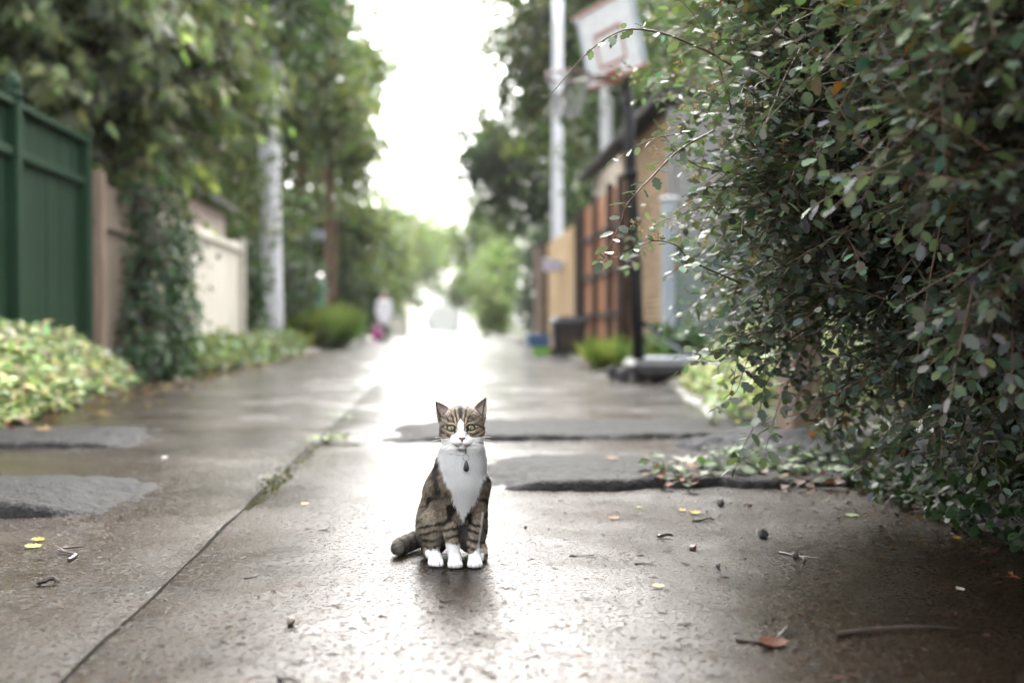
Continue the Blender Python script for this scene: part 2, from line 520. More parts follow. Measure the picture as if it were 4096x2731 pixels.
patch('asphalt_patch', -2.75, -.85, 3.01, 4.20, .042, 14, endr=.5, tail=.8, lip=.06)
patch('asphalt_patch', -2.85, -1.30, 4.68, 6.10, .036, 23, endr=.5, tail=.9, lip=.065)
# rougher, crumbling heap of old asphalt beside the shrub
patch('asphalt_heap', 1.02, 2.35, 3.72, 5.05, .085, 31, lip=.25, tail=.5, endl=.45, endr=.2, mat='asphalt_coarse', rough=2.6)

# bare soil creeping onto the concrete under the shrub
xs, ys = np.arange(1.05, 3.4, .03), np.arange(.6, 9.0, .04)
X, Y = np.meshgrid(xs, ys, indexing='ij'); x, yv = X.ravel(), Y.ravel()
Q = np.stack([x, yv, 0 * x], 1)
edge = 1.50 + .28 * (fbm(Q * np.array([0, 1, 1]), 1.2, 61) - .5) + .12 * (fbm(Q, 6, 62) - .5)
edge = edge + np.where(yv > 5.2, (yv - 5.2) * .16, 0)
t = x - edge
z = -.02 + .05 * sstep(-.10, .35, t) + .05 * sstep(.3, 1.4, t) + .016 * (fbm(Q, 9, 63, 3) - .4) * sstep(-.1, .1, t)
o = add('soil_verge', np.stack([x, yv, z], 1), grid_faces(len(xs), len(ys)), M['soil'], smooth=True); tag(o, kind='structure')
xs, ys = np.arange(-4.2, -2.2, .05), np.concatenate([np.arange(3.0, 14, .06), np.arange(14, 40, .2)])
X, Y = np.meshgrid(xs, ys, indexing='ij'); x, yv = X.ravel(), Y.ravel()
Q = np.stack([x, yv, 0 * x], 1)
t = -2.62 + .3 * (fbm(Q * np.array([0, 1, 1]), 1.0, 71) - .5) + .12 * (fbm(Q, 5, 72) - .5) - x
z = -.02 + .05 * sstep(-.08, .3, t) + .03 * sstep(.3, 1.2, t) + .012 * (fbm(Q, 9, 63, 3) - .4) * sstep(-.1, .1, t)
o = add('soil_verge', np.stack([x, yv, z], 1), grid_faces(len(xs), len(ys)), M['soil'], smooth=True); tag(o, kind='structure')

# ================================================================== FOLIAGE TOOLS
def unit(v): return v / (np.linalg.norm(v, axis=-1, keepdims=True) + 1e-12)

def scatter(tv, tf, pos, along, normal, scale, color, colj=None):
    """copies of a template leaf (x along the blade, z its normal) merged into arrays"""
    n, k = len(pos), len(tv)
    a = unit(along); nn = unit(normal - a * np.sum(a * normal, 1, keepdims=True)); b = np.cross(nn, a)
    Rm = np.stack([a, b, nn], 2)
    V = np.einsum('nij,kj->nki', Rm, tv) * np.asarray(scale).reshape(-1, 1, 1) + pos[:, None]
    F = (tf[None] + (np.arange(n) * k)[:, None, None]).reshape(-1, tf.shape[1])
    C = np.repeat(color, k, axis=0)
    return V.reshape(-1, 3), F.astype(np.int32), C

# templates (unit length blades) --------------------------------------------------------
def tmpl_simple(w=.5, fold=.12, curl=-.08):
    V = np.array([[0, 0, 0], [.35, w/2, fold], [.38, 0, 0], [.35, -w/2, fold], [1, 0, curl]], float)
    F = np.array([[0, 2, 1], [0, 3, 2], [1, 2, 4], [2, 3, 4]])
    return V, F
def tmpl_lobed():
    out = [(0, .0), (.12, .16), (.30, .30), (.42, .24), (.60, .36), (.70, .22), (.86, .20), (1.0, 0)]
    V = [(0, 0, 0), (.35, 0, -.015), (.7, 0, -.02), (1.0, 0, -.07)]
    F = []
    L = []; Rr = []
    for (x, y) in out[1:-1]:
        L.append(len(V)); V.append((x, y, .10 * y * 1.6 - .05 * x * x))
        Rr.append(len(V)); V.append((x, -y, .10 * y * 1.6 - .05 * x * x))
    mid = [0, 1, 1, 2, 2, 2]
    for side, S in ((0, L), (1, Rr)):
        seq = [0] + S + [3]
        spine = [0, 1, 1, 1, 2, 2, 2, 3]
        for i in range(len(seq) - 1):
            a, b = seq[i], seq[i + 1]; c = spine[i + 1] if i + 1 < len(spine) else 3; c0 = spine[i]
            t = (a, c, b) if side == 0 else (a, b, c)
            if len(set(t)) == 3: F.append(t)
            if c0 != c:
                t = (a, c0, c) if side == 0 else (a, c, c0)
                if len(set(t)) == 3: F.append(t)
    return np.array(V, float), np.array(F)
def tmpl_tuft(n=3, seed=1):
    """a small spray of leaves, for crowns seen from afar"""
    r = np.random.default_rng(seed); Vs = []; Fs = []
    v0, f0 = tmpl_simple(.55, .1)
    for i in range(n):
        a = (i - (n - 1) / 2) * .8 + r.uniform(-.2, .2); p = r.uniform(-.5, .5)
        Rz = np.array([[math.cos(a), -math.sin(a), 0], [math.sin(a), math.cos(a), 0], [0, 0, 1]])
        Ry = np.array([[math.cos(p), 0, math.sin(p)], [0, 1, 0], [-math.sin(p), 0, math.cos(p)]])
        Vs.append((v0 * r.uniform(.7, 1.0)) @ Ry.T @ Rz.T + np.array([r.uniform(0, .25), 0, 0])); Fs.append(f0 + 5 * i)
    return np.concatenate(Vs), np.concatenate(Fs)
def tmpl_frond(n=9, seed=2):
    """flat fan-shaped cedar spray of narrow scaly fingers"""
    r = np.random.default_rng(seed); Vs = []; Fs = []; k = 0
    for i in range(n):
        t = i / (n - 1)
        a = (1 if i % 2 else -1) * (.95 - .75 * t) * r.uniform(.8, 1.15)
        x0 = t * .62
        l = (.55 - .22 * t) * r.uniform(.8, 1.1) if i < n - 1 else .4
        if i == n - 1: a = 0
        d = np.array([math.cos(a), math.sin(a), 0]); s = np.array([-d[1], d[0], 0])
        w = .045
        p0 = np.array([x0, 0, -.05 * t]); dz = np.array([0, 0, -.12 * l])
        Vs.append(np.array([p0 - s * w * .5, p0 + s * w * .5, p0 + d * l * .55 + s * w + dz * .5 + [0, 0, .02], p0 + d * l * .55 - s * w + dz * .5 - [0, 0, .02], p0 + d * l + dz * 1.6]))
        Fs.append(np.array([[0, 2, 1], [0, 3, 2], [2, 3, 4]]) + k); k += 5
    Vs.append(np.array([[0, .012, 0], [0, -.012, 0], [.8, 0, -.06]])); Fs.append(np.array([[0, 1, 2]]) + k)
    return np.concatenate(Vs), np.concatenate(Fs)
T_SIMPLE = tmpl_simple(); T_LOBED = tmpl_lobed(); T_TUFT = tmpl_tuft(); T_FROND = tmpl_frond()
T_ROUND = tmpl_simple(.85, .10, -.1); T_NARROW = tmpl_simple(.26, .06, -.2)

def palette(cols, n, jit=.25):
    cols = np.array(cols, float)
    c = cols[rng.integers(0, len(cols), n)]
    return np.clip(c * (1 + jit * rng.normal(size=(n, 1))) * (1 + .12 * rng.normal(size=(n, 3))), .004, .8)

def blob_points(blobs, n, clump=22, spread=.16, shell=.55):
    """leaf positions gathered in clumps through the volume of several ellipsoids, denser near the surface"""
    vol = np.array([b[1][0] * b[1][1] * b[1][2] for b in blobs]) ** .75; pr = vol / vol.sum()
    nc = max(6, n // clump)
    w = rng.choice(len(blobs), nc, p=pr)
    C = np.array([b[0] for b in blobs], float)[w]; S = np.array([b[1] for b in blobs], float)[w]
    d = unit(rng.normal(size=(nc, 3)))
    r = rng.uniform(0, 1, (nc, 1)) ** shell
    r = r * (.80 + .32 * rng.random((nc, 1)))
    stray = rng.random((nc, 1)) < .09
    r = np.where(stray, rng.uniform(1.0, 1.32, (nc, 1)), r)
    cc = C + d * r * S
    k = rng.integers(0, nc, n)
    sp = spread * S.mean(1)[k][:, None]
    pts = cc[k] + rng.normal(size=(n, 3)) * sp * np.array([1, 1, .7])
    out = unit((pts - C[k]) / S[k])
    return pts, out

def trunk_limbs(base, top, r0, r1, targets, mb, lean=.12, rl=None):
    base, top = np.array(base, float), np.array(top, float)
    n = 9
    t = np.linspace(0, 1, n)[:, None]
    pts = base + (top - base) * t + np.concatenate([np.zeros((1, 3)), rng.normal(size=(n - 1, 3)) * lean * r0 * np.array([1, 1, .2])])
    rad = r0 + (r1 - r0) * t[:, 0]; rad[0] *= 1.25
    mb.add(tube(pts, rad, 10))
    for g_ in targets:
        g_ = np.array(g_, float)
        i = int(np.clip(rng.uniform(.4, .95) * n, 2, n - 1))
        s = pts[i]
        mid = (s + g_) / 2 + np.array([0, 0, .12 * np.linalg.norm(g_ - s)]) + rng.normal(size=3) * .06 * np.linalg.norm(g_ - s)
        c = bez([s, mid, g_], 7)
        rr = (rl or r1 * .8)
        mb.add(tube(c, np.linspace(rr, rr * .25, 7), 6))

def tree(name, label, base, h, blobs, n, size, cols, cat='tree', r0=.16, bark='bark', tmpl=None, shell=.55, group=None, leafmat='leaf_far', clump=22, spread=.16, up=.5, droop=0.0):
    root = empty(name, base, label, cat, group)
    mb = MB()
    tg = [np.array(b[0]) + rng.normal(size=3) * .35 * np.array(b[1]) for b in blobs for _ in range(3)]
    trunk_limbs(base, (base[0] + rng.normal() * .15, base[1] + rng.normal() * .15, h), r0, r0 * .3, tg, mb)
    V, F = mb.out()
    add('trunk', V, F, M[bark], root, smooth=True)
    pts, out = blob_points(blobs, n, clump, spread, shell)
    pts[:, 2] = np.maximum(pts[:, 2], .08)
    along = unit(out * .6 + rng.normal(size=(n, 3)) * .7 + np.array([0, 0, -droop]))
    nrm = unit(rng.normal(size=(n, 3)) * .6 + np.array([0, 0, up]) + out * .4)
    tv, tf = tmpl or T_TUFT
    V, F, C = scatter(tv, tf, pts, along, nrm, size * rng.uniform(.65, 1.3, n), palette(cols, n))
    c = add('crown', V, F, M[leafmat], root, col=C); tag(c, kind='stuff')
    return root

def plant_mass(name, label, cat, fn_pts, size, cols, tmpl, mat='leaf', up=.8, out=None, kind=None, jit=.25, group=None):
    n = len(fn_pts)
    along = unit(rng.normal(size=(n, 3)) * np.array([1, 1, .45]) + (out if out is not None else 0))
    nrm = unit(rng.normal(size=(n, 3)) * .55 + np.array([0, 0, up]))
    V, F, C = scatter(tmpl[0], tmpl[1], fn_pts, along, nrm, size * rng.uniform(.6, 1.3, n), palette(cols, n, jit))
    o = add(name, V, F, M[mat], col=C)
    return tag(o, label, cat, group, kind)

# survey helper: a sight line of the camera met with the ground or with a plane across the alley
_cm = np.array(cam.rotation_euler.to_matrix())
def ray(px, py):
    d = _cm @ np.array([(px - 1176) / 2286.7, (784 - py) / 2286.7, -1.0]); return d
def G(px, py, z=0.0):
    d = ray(px, py); t = (z - CAM_H) / d[2]; return np.array([d[0] * t, d[1] * t, z])
def W(px, py, y):
    d = ray(px, py); t = y / d[1]; return np.array([d[0] * t, y, CAM_H + d[2] * t])

# ================================================================== LEFT SIDE
# green fence: vertical boards, two rails, a framed upper row of boards, posts with finials
FX = -3.18
def green_fence():
    root = empty('green_fence', (FX, 7.5, 0), 'tall dark green board fence with a finial post, left of the alley', 'fence')
    y0, y1 = 4.6, 9.05
    bw = .148
    b_lo = make_mesh('board', *box((0, 0, 0), (.022, bw - .006, 1.78), bev=.004), M['green_paint'])
    b_hi = make_mesh('board', *box((0, 0, 0), (.020, bw - .008, .30), bev=.004), M['green_paint'])
    n = int((y1 - y0) / bw)
    for i in range(n):
        y = y0 + bw * (i + .5)
        link('board', b_lo, root, (rng.normal() * .003, y - 7.5, .95 + rng.normal() * .003))
        link('board', b_hi, root, (rng.normal() * .003, y - 7.5, 2.03))
    for z, hh, t in ((1.845, .07, .075), (2.205, .05, .10), (.12, .09, .06)):
        add('rail', *box((FX + .03, (y0 + y1) / 2, z), (t, y1 - y0, hh), bev=.008), M['green_paint'], root)
    for y in (5.36, 7.62, 9.10):
        p = add('post', *box((FX + .045, y, 1.125), (.10, .10, 2.25), bev=.012), M['green_paint'], root)
        V, F = lathe([(.055, 0), (.075, .012), (.075, .03), (.045, .05), (.058, .075), (.062, .10), (.048, .14), (.02, .175), (.004, .19)], 14, (FX + .045, y, 2.25))
        if y < 9: add('finial', V, F, M['green_paint'], p, smooth=True)
    return root
green_fence()

# weathered wooden fence end next to it
def board_fence(name, label, x, y0, y1, h, mat, bw=.14, gap=.006, thick=.022, z0=.04, rails=(), railmat=None, wob=.02, tops=None, face=1, posts=(), postmat=None, postw=.09, group=None):
    root = empty(name, (x, (y0 + y1) / 2, 0), label, 'fence', group)
    n = max(1, int(round((y1 - y0) / bw)))
    bw = (y1 - y0) / n
    me = make_mesh('board', *box((0, 0, 0), (thick, bw - gap, 1.0), bev=.004), M[mat])
    for i in range(n):
        hh = (tops(i, n) if tops else h) + rng.normal() * wob
        o = link('board', me, root, (rng.normal() * .004, y0 + bw * (i + .5) - (y0 + y1) / 2, z0 + hh / 2))
        o.scale = (1, 1, hh); o.rotation_euler = (rng.normal() * .003, rng.normal() * .006, 0)
    for z in rails:
        add('rail', *box((x + face * .035, (y0 + y1) / 2, z), (.045, y1 - y0, .09), bev=.005), M[railmat or mat], root)
    for y in posts:
        add('post', *box((x + face * .05, y, h / 2 + .06), (postw, postw, h + .12), bev=.008), M[postmat or railmat or mat], root)
    return root
board_fence('wooden_fence', 'weathered brown plank fence between the green fence and the ivy', -3.12, 9.20, 10.45, 1.84, 'wood_warm', bw=.2, rails=(1.5,), posts=(9.26,), postw=.10, postmat='wood_grey')
board_fence('pale_fence', 'pale cream plank fence beyond the ivy, left of the alley', -3.28, 12.6, 16.7, 1.86, 'wood_cream', bw=.16, posts=(12.7, 16.65), rails=(1.82,), postmat='wood_cream', railmat='wood_cream')

# shed with pinkish lap siding behind the pale fence
def siding_shed():
    root = empty('garden_shed', (-5.2, 16.2, 0), 'pinkish sided garden shed behind the pale cream fence', 'shed')
    x1 = -3.95
    add('wall', *box((-5.2, 16.2, 1.3), (2.46, 4.6, 2.6)), M['siding_pink'], root)
    me = make_mesh('siding_slat', *box((0, 0, 0), (.025, 4.64, .15), bev=.006, tilt=Matrix.Rotation(.10, 3, 'Y')), M['siding_pink'])
    for i in range(16):
        link('siding_slat', me, root, (x1 + .02 + 5.2, 0, .2 + i * .155))
    mb = MB()
    V = np.array([[-3.7, 13.7, 2.62], [-3.7, 18.7, 2.62], [-5.2, 18.7, 3.35], [-5.2, 13.7, 3.35], [-6.7, 18.7, 2.62], [-6.7, 13.7, 2.62]])
    V = np.concatenate([V, V + [0, 0, .09]])
    F = [(0,3,2,1),(3,5,4,2),(6,7,8,9),(9,8,10,11),(0,1,7,6),(4,5,11,10),(0,6,9,3),(3,9,11,5),(1,2,8,7),(2,4,10,8)]
    add('roof', V, F, M['roof_dark'], root)
    return root
siding_shed()

# concrete utility pole
def utility_pole(name, label, base, top, r0, r1, mat='pole', extras=None):
    root = empty(name, base, label, 'pole')
    n = 12
    P = np.linspace(base, top, n)
    V, F = tube(P, np.linspace(r0, r1, n), 18)
    add('shaft', V, F, M[mat], root, smooth=True)
    add('collar', *tube(np.linspace(P[0] * .97 + P[-1] * .03, P[0] * .95 + P[-1] * .05, 2), r0 * 1.06, 18), M['grey_metal'], root, smooth=True)
    if extras: extras(root, np.array(base, float), np.array(top, float))
    return root
pb = G(629, 808); pt = W(607, -140, pb[1])
def ext1(root, b, t):
    q = b + (t - b) * .93
    add('crossarm', *box(q + [0, 0, 0], (1.5, .10, .12), bev=.01), M['wood_dark'], root)
    for dx in (-.65, .65):
        add('insulator', *lathe([(.02, 0), (.05, .02), (.03, .06), (.05, .09), (.03, .13), (.01, .15)], 10, q + [dx, 0, .06]), M['pole_white'], root, smooth=True)
utility_pole('utility_pole', 'thick pale grey utility pole left of the alley, its top in the cedar', pb, pt, .215, .185, 'pole', ext1)

# dark sagging cable by the pole
c = bez([W(430, 75, 17), W(560, 48, 18), W(610, 28, 19.0), W(690, -40, 20), W(760, -120, 21)], 24)
tag(add('cable', *tube(c, .028, 6), M['wire'], smooth=True), 'dark sagging cable crossing in front of the left pole', 'cable')

# cedar ------------------------------------------------------------------------
def cedar():
    b = np.array([-3.75, 11.0, 0.0])
    root = empty('cedar_tree', b, 'large cedar with drooping sprays leaning over the alley, behind the green fence', 'tree')
    mb = MB()
    trunk_limbs(b, b + [.1, .2, 6.5], .20, .05, [], mb, .3)
    tips = []
    for i in range(260):
        z = rng.uniform(1.9, 7.0); a = rng.uniform(-math.pi, math.pi)
        L = (2.35 - .16 * max(0, z - 3.5)) * rng.uniform(.6, 1.0)
        if math.cos(a) < 0: L *= .8
        s = b + np.array([0, 0, z])
        e = s + np.array([math.cos(a) * L, math.sin(a) * L * 1.05, -.55 * rng.uniform(.3, 1.3)])
        if abs(e[0]) < 1.5: continue
        if e[1] < 9.6 and e[2] < 2.4: e[2] += 1.0
        if e[0] > -2.9 and e[2] < 3.0: e[2] += .75
        m = (s + e) / 2 + np.array([0, 0, .30])
        c = bez([s, m, e], 9); mb.add(tube(c, np.linspace(.028, .006, 9), 5)); tips.append(c)
    add('trunk', *mb.out(), M['bark'], root, smooth=True)
    pos = []; al = []
    for c in tips:
        for k in range(46):
            t = rng.uniform(.15, 1.0); i = min(int(t * 8), 7); u = t * 8 - i
            p = c[i] * (1 - u) + c[i + 1] * u
            d = unit(c[i + 1] - c[i])
            side = np.cross(d, [0, 0, 1.0]) * rng.choice([-1, 1])
            a = unit(d * rng.uniform(.2, .9) + side * rng.uniform(.1, .9) + np.array([0, 0, -rng.uniform(.3, 1.5)]))
            # sprays carry secondary sprays
            pos.append(p + rng.normal(size=3) * .05); al.append(a)
            if rng.random() < .75:
                pos.append(p + a * rng.uniform(.08, .25) + rng.normal(size=3) * .05); al.append(unit(a + rng.normal(size=3) * .4 + [0, 0, -.4]))
    pos = np.array(pos); al = np.array(al)
    kp = ~((pos[:, 0] > -2.7) & (pos[:, 2] < 2.75)); pos, al = pos[kp], al[kp]; n = len(pos)
    nr = unit(rng.normal(size=(n, 3)) * .5 + np.array([.35, -.5, .5]))
    cols = palette([(.080, .105, .034), (.12, .15, .050), (.024, .038, .014), (.20, .23, .09)], n, .4)
    V, F, C = scatter(T_FROND[0], T_FROND[1], pos, al, nr, rng.uniform(.12, .25, n), cols)
    o = add('crown', V, F, M['leaf_far'], root, col=C); tag(o, kind='stuff')
cedar()

# ivy smothering a stump and the fence corner
def ivy_column():
    b = np.array([-2.98, 10.45, 0])
    root = empty('ivy_column', b, 'dark ivy climbing over a stump at the fence corner under the cedar', 'ivy')
    mb = MB(); trunk_limbs(b, b + [-.1, .2, 2.0], .22, .14, [b + [-.3, .6, 1.8], b + [.1, -.3, 1.7]], mb)
    add('trunk', *mb.out(), M['bark'], root, smooth=True)
    n = 5200
    bl = [((b[0], b[1], .55), (.42, .65, .65)), ((b[0] - .05, b[1] + .2, 1.35), (.42, .85, .75)), ((b[0] - .1, b[1] + .9, .9), (.35, .7, .9)), ((b[0] + .1, b[1] - .55, .22), (.38, .5, .28))]
    pts, out = blob_points(bl, n, 12, .14, .3)
    pts[:, 2] = np.maximum(pts[:, 2], .05)
    al = unit(out * .5 + rng.normal(size=(n, 3)) * .5 + [0, 0, -.8]); nr = unit(out + rng.normal(size=(n, 3)) * .4 + [0, 0, .5])
    V, F, C = scatter(*T_ROUND, pts, al, nr, rng.uniform(.05, .11, n), palette([(.03, .055, .025), (.04, .07, .035), (.055, .085, .05), (.10, .13, .08)], n))
    tag(add('foliage', V, F, M['leaf'], root, col=C), kind='stuff')
ivy_column()

def strip_points(n, x0, x1, y0, y1, h, hfn=None):
    x = rng.uniform(x0, x1, n); y = rng.uniform(y0, y1, n)
    t = np.minimum(1, np.minimum((x - x0) / (.35 * (x1 - x0)), (x1 - x) / (.35 * (x1 - x0))))
    hh = h * np.sqrt(np.clip(t, 0.02, 1)) * (.7 + .6 * fbm(np.stack([x, y, 0 * x], 1), 2.2, 91))
    if hfn is not None: hh = hh * hfn(x, y)
    z = hh * rng.uniform(0, 1, n) ** .45
    return np.stack([x, y, z + .02], 1)
VAR = [(.42, .43, .27), (.38, .40, .23), (.50, .50, .35), (.20, .25, .11), (.09, .13, .055)]
# variegated goutweed along the green fence
pts = strip_points(9500, -3.2, -2.38, 4.9, 9.5, .50, lambda x, y: .55 + .45 * sstep(9.7, 8.2, y))
pts[:, 0] -= np.clip(pts[:, 1] - 5.6, 0, 9) * .11
pts[:, 0] = np.maximum(pts[:, 0], -3.14)
plant_mass('ground_cover', 'cream and green variegated ground cover along the foot of the green fence', 'ground cover', pts, .085, VAR, T_SIMPLE, kind='stuff')
pts = strip_points(3600, -3.3, -2.55, 11.2, 19.5, .42)
plant_mass('ground_cover', 'grey green ivy ground cover at the foot of the pale cream fence', 'ground cover', pts, .10, [(.12, .16, .09), (.18, .22, .13), (.08, .12, .05), (.24, .26, .12)], T_ROUND, kind='stuff')

def grass_clump(name, label, c, r, h, n, cols):
    a = rng.uniform(0, 2 * np.pi, n); rr = r * np.sqrt(rng.random(n))
    p = np.stack([c[0] + rr * np.cos(a), c[1] + rr * np.sin(a), np.full(n, .0)], 1)
    al = unit(np.stack([np.cos(a) * .45, np.sin(a) * .45, np.ones(n)], 1) + rng.normal(size=(n, 3)) * .22)
    V, F, C = scatter(T_NARROW[0] * [1, .35, 1], T_NARROW[1], p, al, unit(rng.normal(size=(n, 3))), h * rng.uniform(.5, 1.1, n), palette(cols, n))
    return tag(add(name, V, F, M['leaf_far'], col=C), label, 'grass', kind='stuff')
grass_clump('grass', 'tall grass tuft between the grey pole and the teal post', W(705, 760, 24.5) * [1, 1, 0], .95, 1.15, 900, [(.07, .12, .03), (.11, .16, .045), (.15, .18, .05)])
grass_clump('grass', 'yellowing grass at the foot of the left utility pole', pb + [.25, .3, 0], .35, .5, 260, [(.12, .15, .03), (.20, .20, .05)])

# hedge filling the gap behind the pole, and the rest of the row on the left
tree('ivy_bush', 'dark green bush filling the gap between the pale fence and the pole', (-4.1, 18.6, 0), 1.6, [((-3.9, 18.8, 1.0), (.65, 1.2, 1.0))], 2200, .13, [(.03, .06, .025), (.05, .08, .03)], 'bush', .06)
tree('leafy_bush', 'grey green bush just right of the left utility pole', (-4.0, 24.4, 0), 1.8, [((-3.9, 24.6, 1.3), (.8, 1.6, 1.35))], 2600, .15, [(.06, .085, .05), (.09, .115, .07), (.04, .06, .03)], 'bush', .06)
def ivy_trunk(name, label, b, h, r):
    root = empty(name, b, label, 'tree')
    mb = MB(); trunk_limbs(b, np.array(b) + [.1, 0, h], r, r * .7, [], mb, .2); add('trunk', *mb.out(), M['bark_warm'], root, smooth=True)
    n = 1500
    z = rng.uniform(0, h * .93, n); a = rng.uniform(0, 2 * np.pi, n)
    rr = r + .10 + .14 * rng.random(n)
    pts = np.stack([b[0] + .1 * z / h + rr * np.cos(a), b[1] + rr * np.sin(a), z], 1)
    V, F, C = scatter(*T_TUFT, pts, unit(rng.normal(size=(n, 3)) + [0, 0, -.6]), unit(np.stack([np.cos(a), np.sin(a), .4 + 0 * a], 1)), rng.uniform(.12, .22, n), palette([(.03, .055, .025), (.045, .08, .03)], n))
    tag(add('foliage', V, F, M['leaf_far'], root, col=C), kind='stuff')
q = W(682, 780, 28.0); ivy_trunk('ivy_clad_tree', 'slim ivy clad trunk standing behind the left utility pole', (q[0], 28.0, 0), 4.4, .14)
# pines with warm bark whose trunks show between the crowns
LG1 = [(.085, .12, .03), (.12, .15, .045), (.06, .09, .025), (.15, .16, .06)]
LG2 = [(.06, .09, .030), (.09, .12, .042), (.042, .066, .023)]
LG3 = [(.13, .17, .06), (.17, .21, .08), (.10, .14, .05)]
DG = [(.025, .045, .018), (.04, .065, .025), (.055, .08, .03)]
q = W(700, 700, 31.0)
tree('pine_tree', 'pine with orange brown bark, left one of the pair behind the pole', (q[0], 31, 0), 9.5, [((q[0] - .6, 31, 8.6), (1.9, 2.2, 2.2)), ((q[0] + .6, 30, 6.6), (1.3, 1.5, .8))], 3600, .24, LG1, r0=.24, bark='bark_warm')
q = W(758, 700, 34.0)
tree('pine_tree', 'pine with orange brown bark, right one of the pair behind the pole', (q[0], 34, 0), 10, [((q[0] - .3, 34, 9.4), (2.0, 2.2, 2.3)), ((q[0] + .5, 33.5, 6.5), (1.3, 1.4, .75))], 3600, .24, LG1, r0=.26, bark='bark_warm')
tree('maple_tree', 'tall dark maple above the cedar, its crown meeting the sky', (-5.4, 20, 0), 9.5, [((-4.9, 20, 8.6), (2.9, 3.2, 2.9)), ((-3.9, 21, 7.2), (1.8, 2, 1.7)), ((-6.5, 17, 7), (2.8, 2.5, 3))], 11000, .22, DG + LG2, r0=.28)
tree('birch_tree', 'yellow green tree left of the sky gap with loose branches', (-5.2, 42, 0), 11.5, [((-4.9, 42, 10.5), (2.5, 3, 3.4)), ((-4.3, 41, 7), (2.2, 2.5, 2.2)), ((-3.0, 43, 11.6), (1.2, 1.4, .9))], 9000, .26, LG1 + LG3, r0=.22)
tree('leafy_tree', 'small round grey green tree above the dark bush, left of the alley', (-4.4, 38, 0), 4.4, [((-4.0, 38, 4.0), (1.9, 2.2, 1.6))], 4200, .22, LG2 + LG1, r0=.14)
tree('dark_bush', 'dense dark bush just left of the walking person', (W(790, 770, 35.5)[0], 35.5, 0), 2.0, [((W(790, 770, 35.5)[0], 35.5, 1.2), (.8, 1.1, 1.15)), ((W(765, 700, 36)[0], 36, 2.1), (.7, .9, .7)), ((W(850, 700, 38.5)[0], 38.5, 1.3), (.8, .7, 1.2))], 4200, .17, DG, 'bush', .07)
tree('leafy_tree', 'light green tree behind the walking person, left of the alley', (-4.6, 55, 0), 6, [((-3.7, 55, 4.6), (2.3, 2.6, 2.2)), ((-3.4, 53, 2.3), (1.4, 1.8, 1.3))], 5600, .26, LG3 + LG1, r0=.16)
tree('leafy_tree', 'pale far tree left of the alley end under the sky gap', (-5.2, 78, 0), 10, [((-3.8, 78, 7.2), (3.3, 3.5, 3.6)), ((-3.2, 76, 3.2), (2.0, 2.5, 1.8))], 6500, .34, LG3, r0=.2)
tree('garden_tree', 'broad dark garden tree behind the pale cream fence and the cedar', (-7.2, 17.5, 0), 6, [((-6.2, 18, 4.6), (2.6, 3.0, 2.6)), ((-5.0, 20.5, 3.6), (1.6, 2.4, 1.7)), ((-8.0, 14, 5), (2.6, 3, 3))], 14000, .15, LG2 + LG1, r0=.22)
tree('garden_tree', 'leafy garden tree filling the gap behind the left utility pole', (-7.0, 28.5, 0), 7, [((-5.8, 28, 5.2), (2.2, 3.0, 2.6)), ((-5.0, 26, 3.2), (1.3, 2.0, 1.5))], 8500, .22, LG1 + LG2, r0=.2)
tree('garden_tree', 'dark tree rising behind the green fence at the upper left', (-7.0, 10.5, 0), 6, [((-6.2, 10.5, 4.2), (2.2, 2.8, 2.4)), ((-5.2, 8.6, 4.6), (1.6, 2.2, 1.8)), ((-5.0, 12.8, 5.2), (1.8, 2, 2.0))], 17000, .105, DG + LG2, r0=.2)
tree('maple_tree', 'second tall maple beyond the left pole, bordering the sky', (-6.4, 30, 0), 12, [((-5.6, 30, 12.0), (3.2, 3.5, 3.6)), ((-4.3, 29, 9.4), (1.9, 2.3, 2.2))], 9000, .26, LG2 + LG1, r0=.28)
# teal gate post
q = W(737, 745, 28.3)
r_ = empty('gate_post', (q[0], 28.3, 0), 'teal painted gate post standing in tall grass on the left', 'post')
add('shaft', *box((q[0], 28.3, .86), (.22, .22, 1.72), bev=.02), M['teal'], r_)
add('cap', *lathe([(.16, 0), (.16, .03), (.10, .07), (.02, .1)], 12, (q[0], 28.3, 1.722)), M['teal'], r_, smooth=True)
# lilac box taken for a house sign, hanging on the left pine
q = W(727, 541, 30.5)
r_ = empty('lilac_sign_box', (q[0], q[1], q[2]), 'small lilac white box fixed high on a trunk behind the left pole', 'box')
add('housing', *box(q, (.42, .22, .30), bev=.05), M['lilac'], r_)
add('bracket', *tube([q + [0, .1, .05], q + [-.1, .5, .1]], .03, 6), M['grey_metal'], r_)
# leaf litter swept to the left edge
n = 900
x = -2.75 + np.abs(rng.normal(size=n)) * .30; y = 4.2 + 16 * rng.random(n) ** 1.3
pts = np.stack([x, y, road_z(x, y) + .022], 1)
plant_mass('leaf_litter', 'brown leaf litter along the left edge of the concrete', 'litter', pts, .055, [(.10, .05, .028), (.06, .03, .018), (.16, .09, .04), (.24, .17, .05)], T_SIMPLE, 'leaf_dead', up=2.2, kind='stuff')

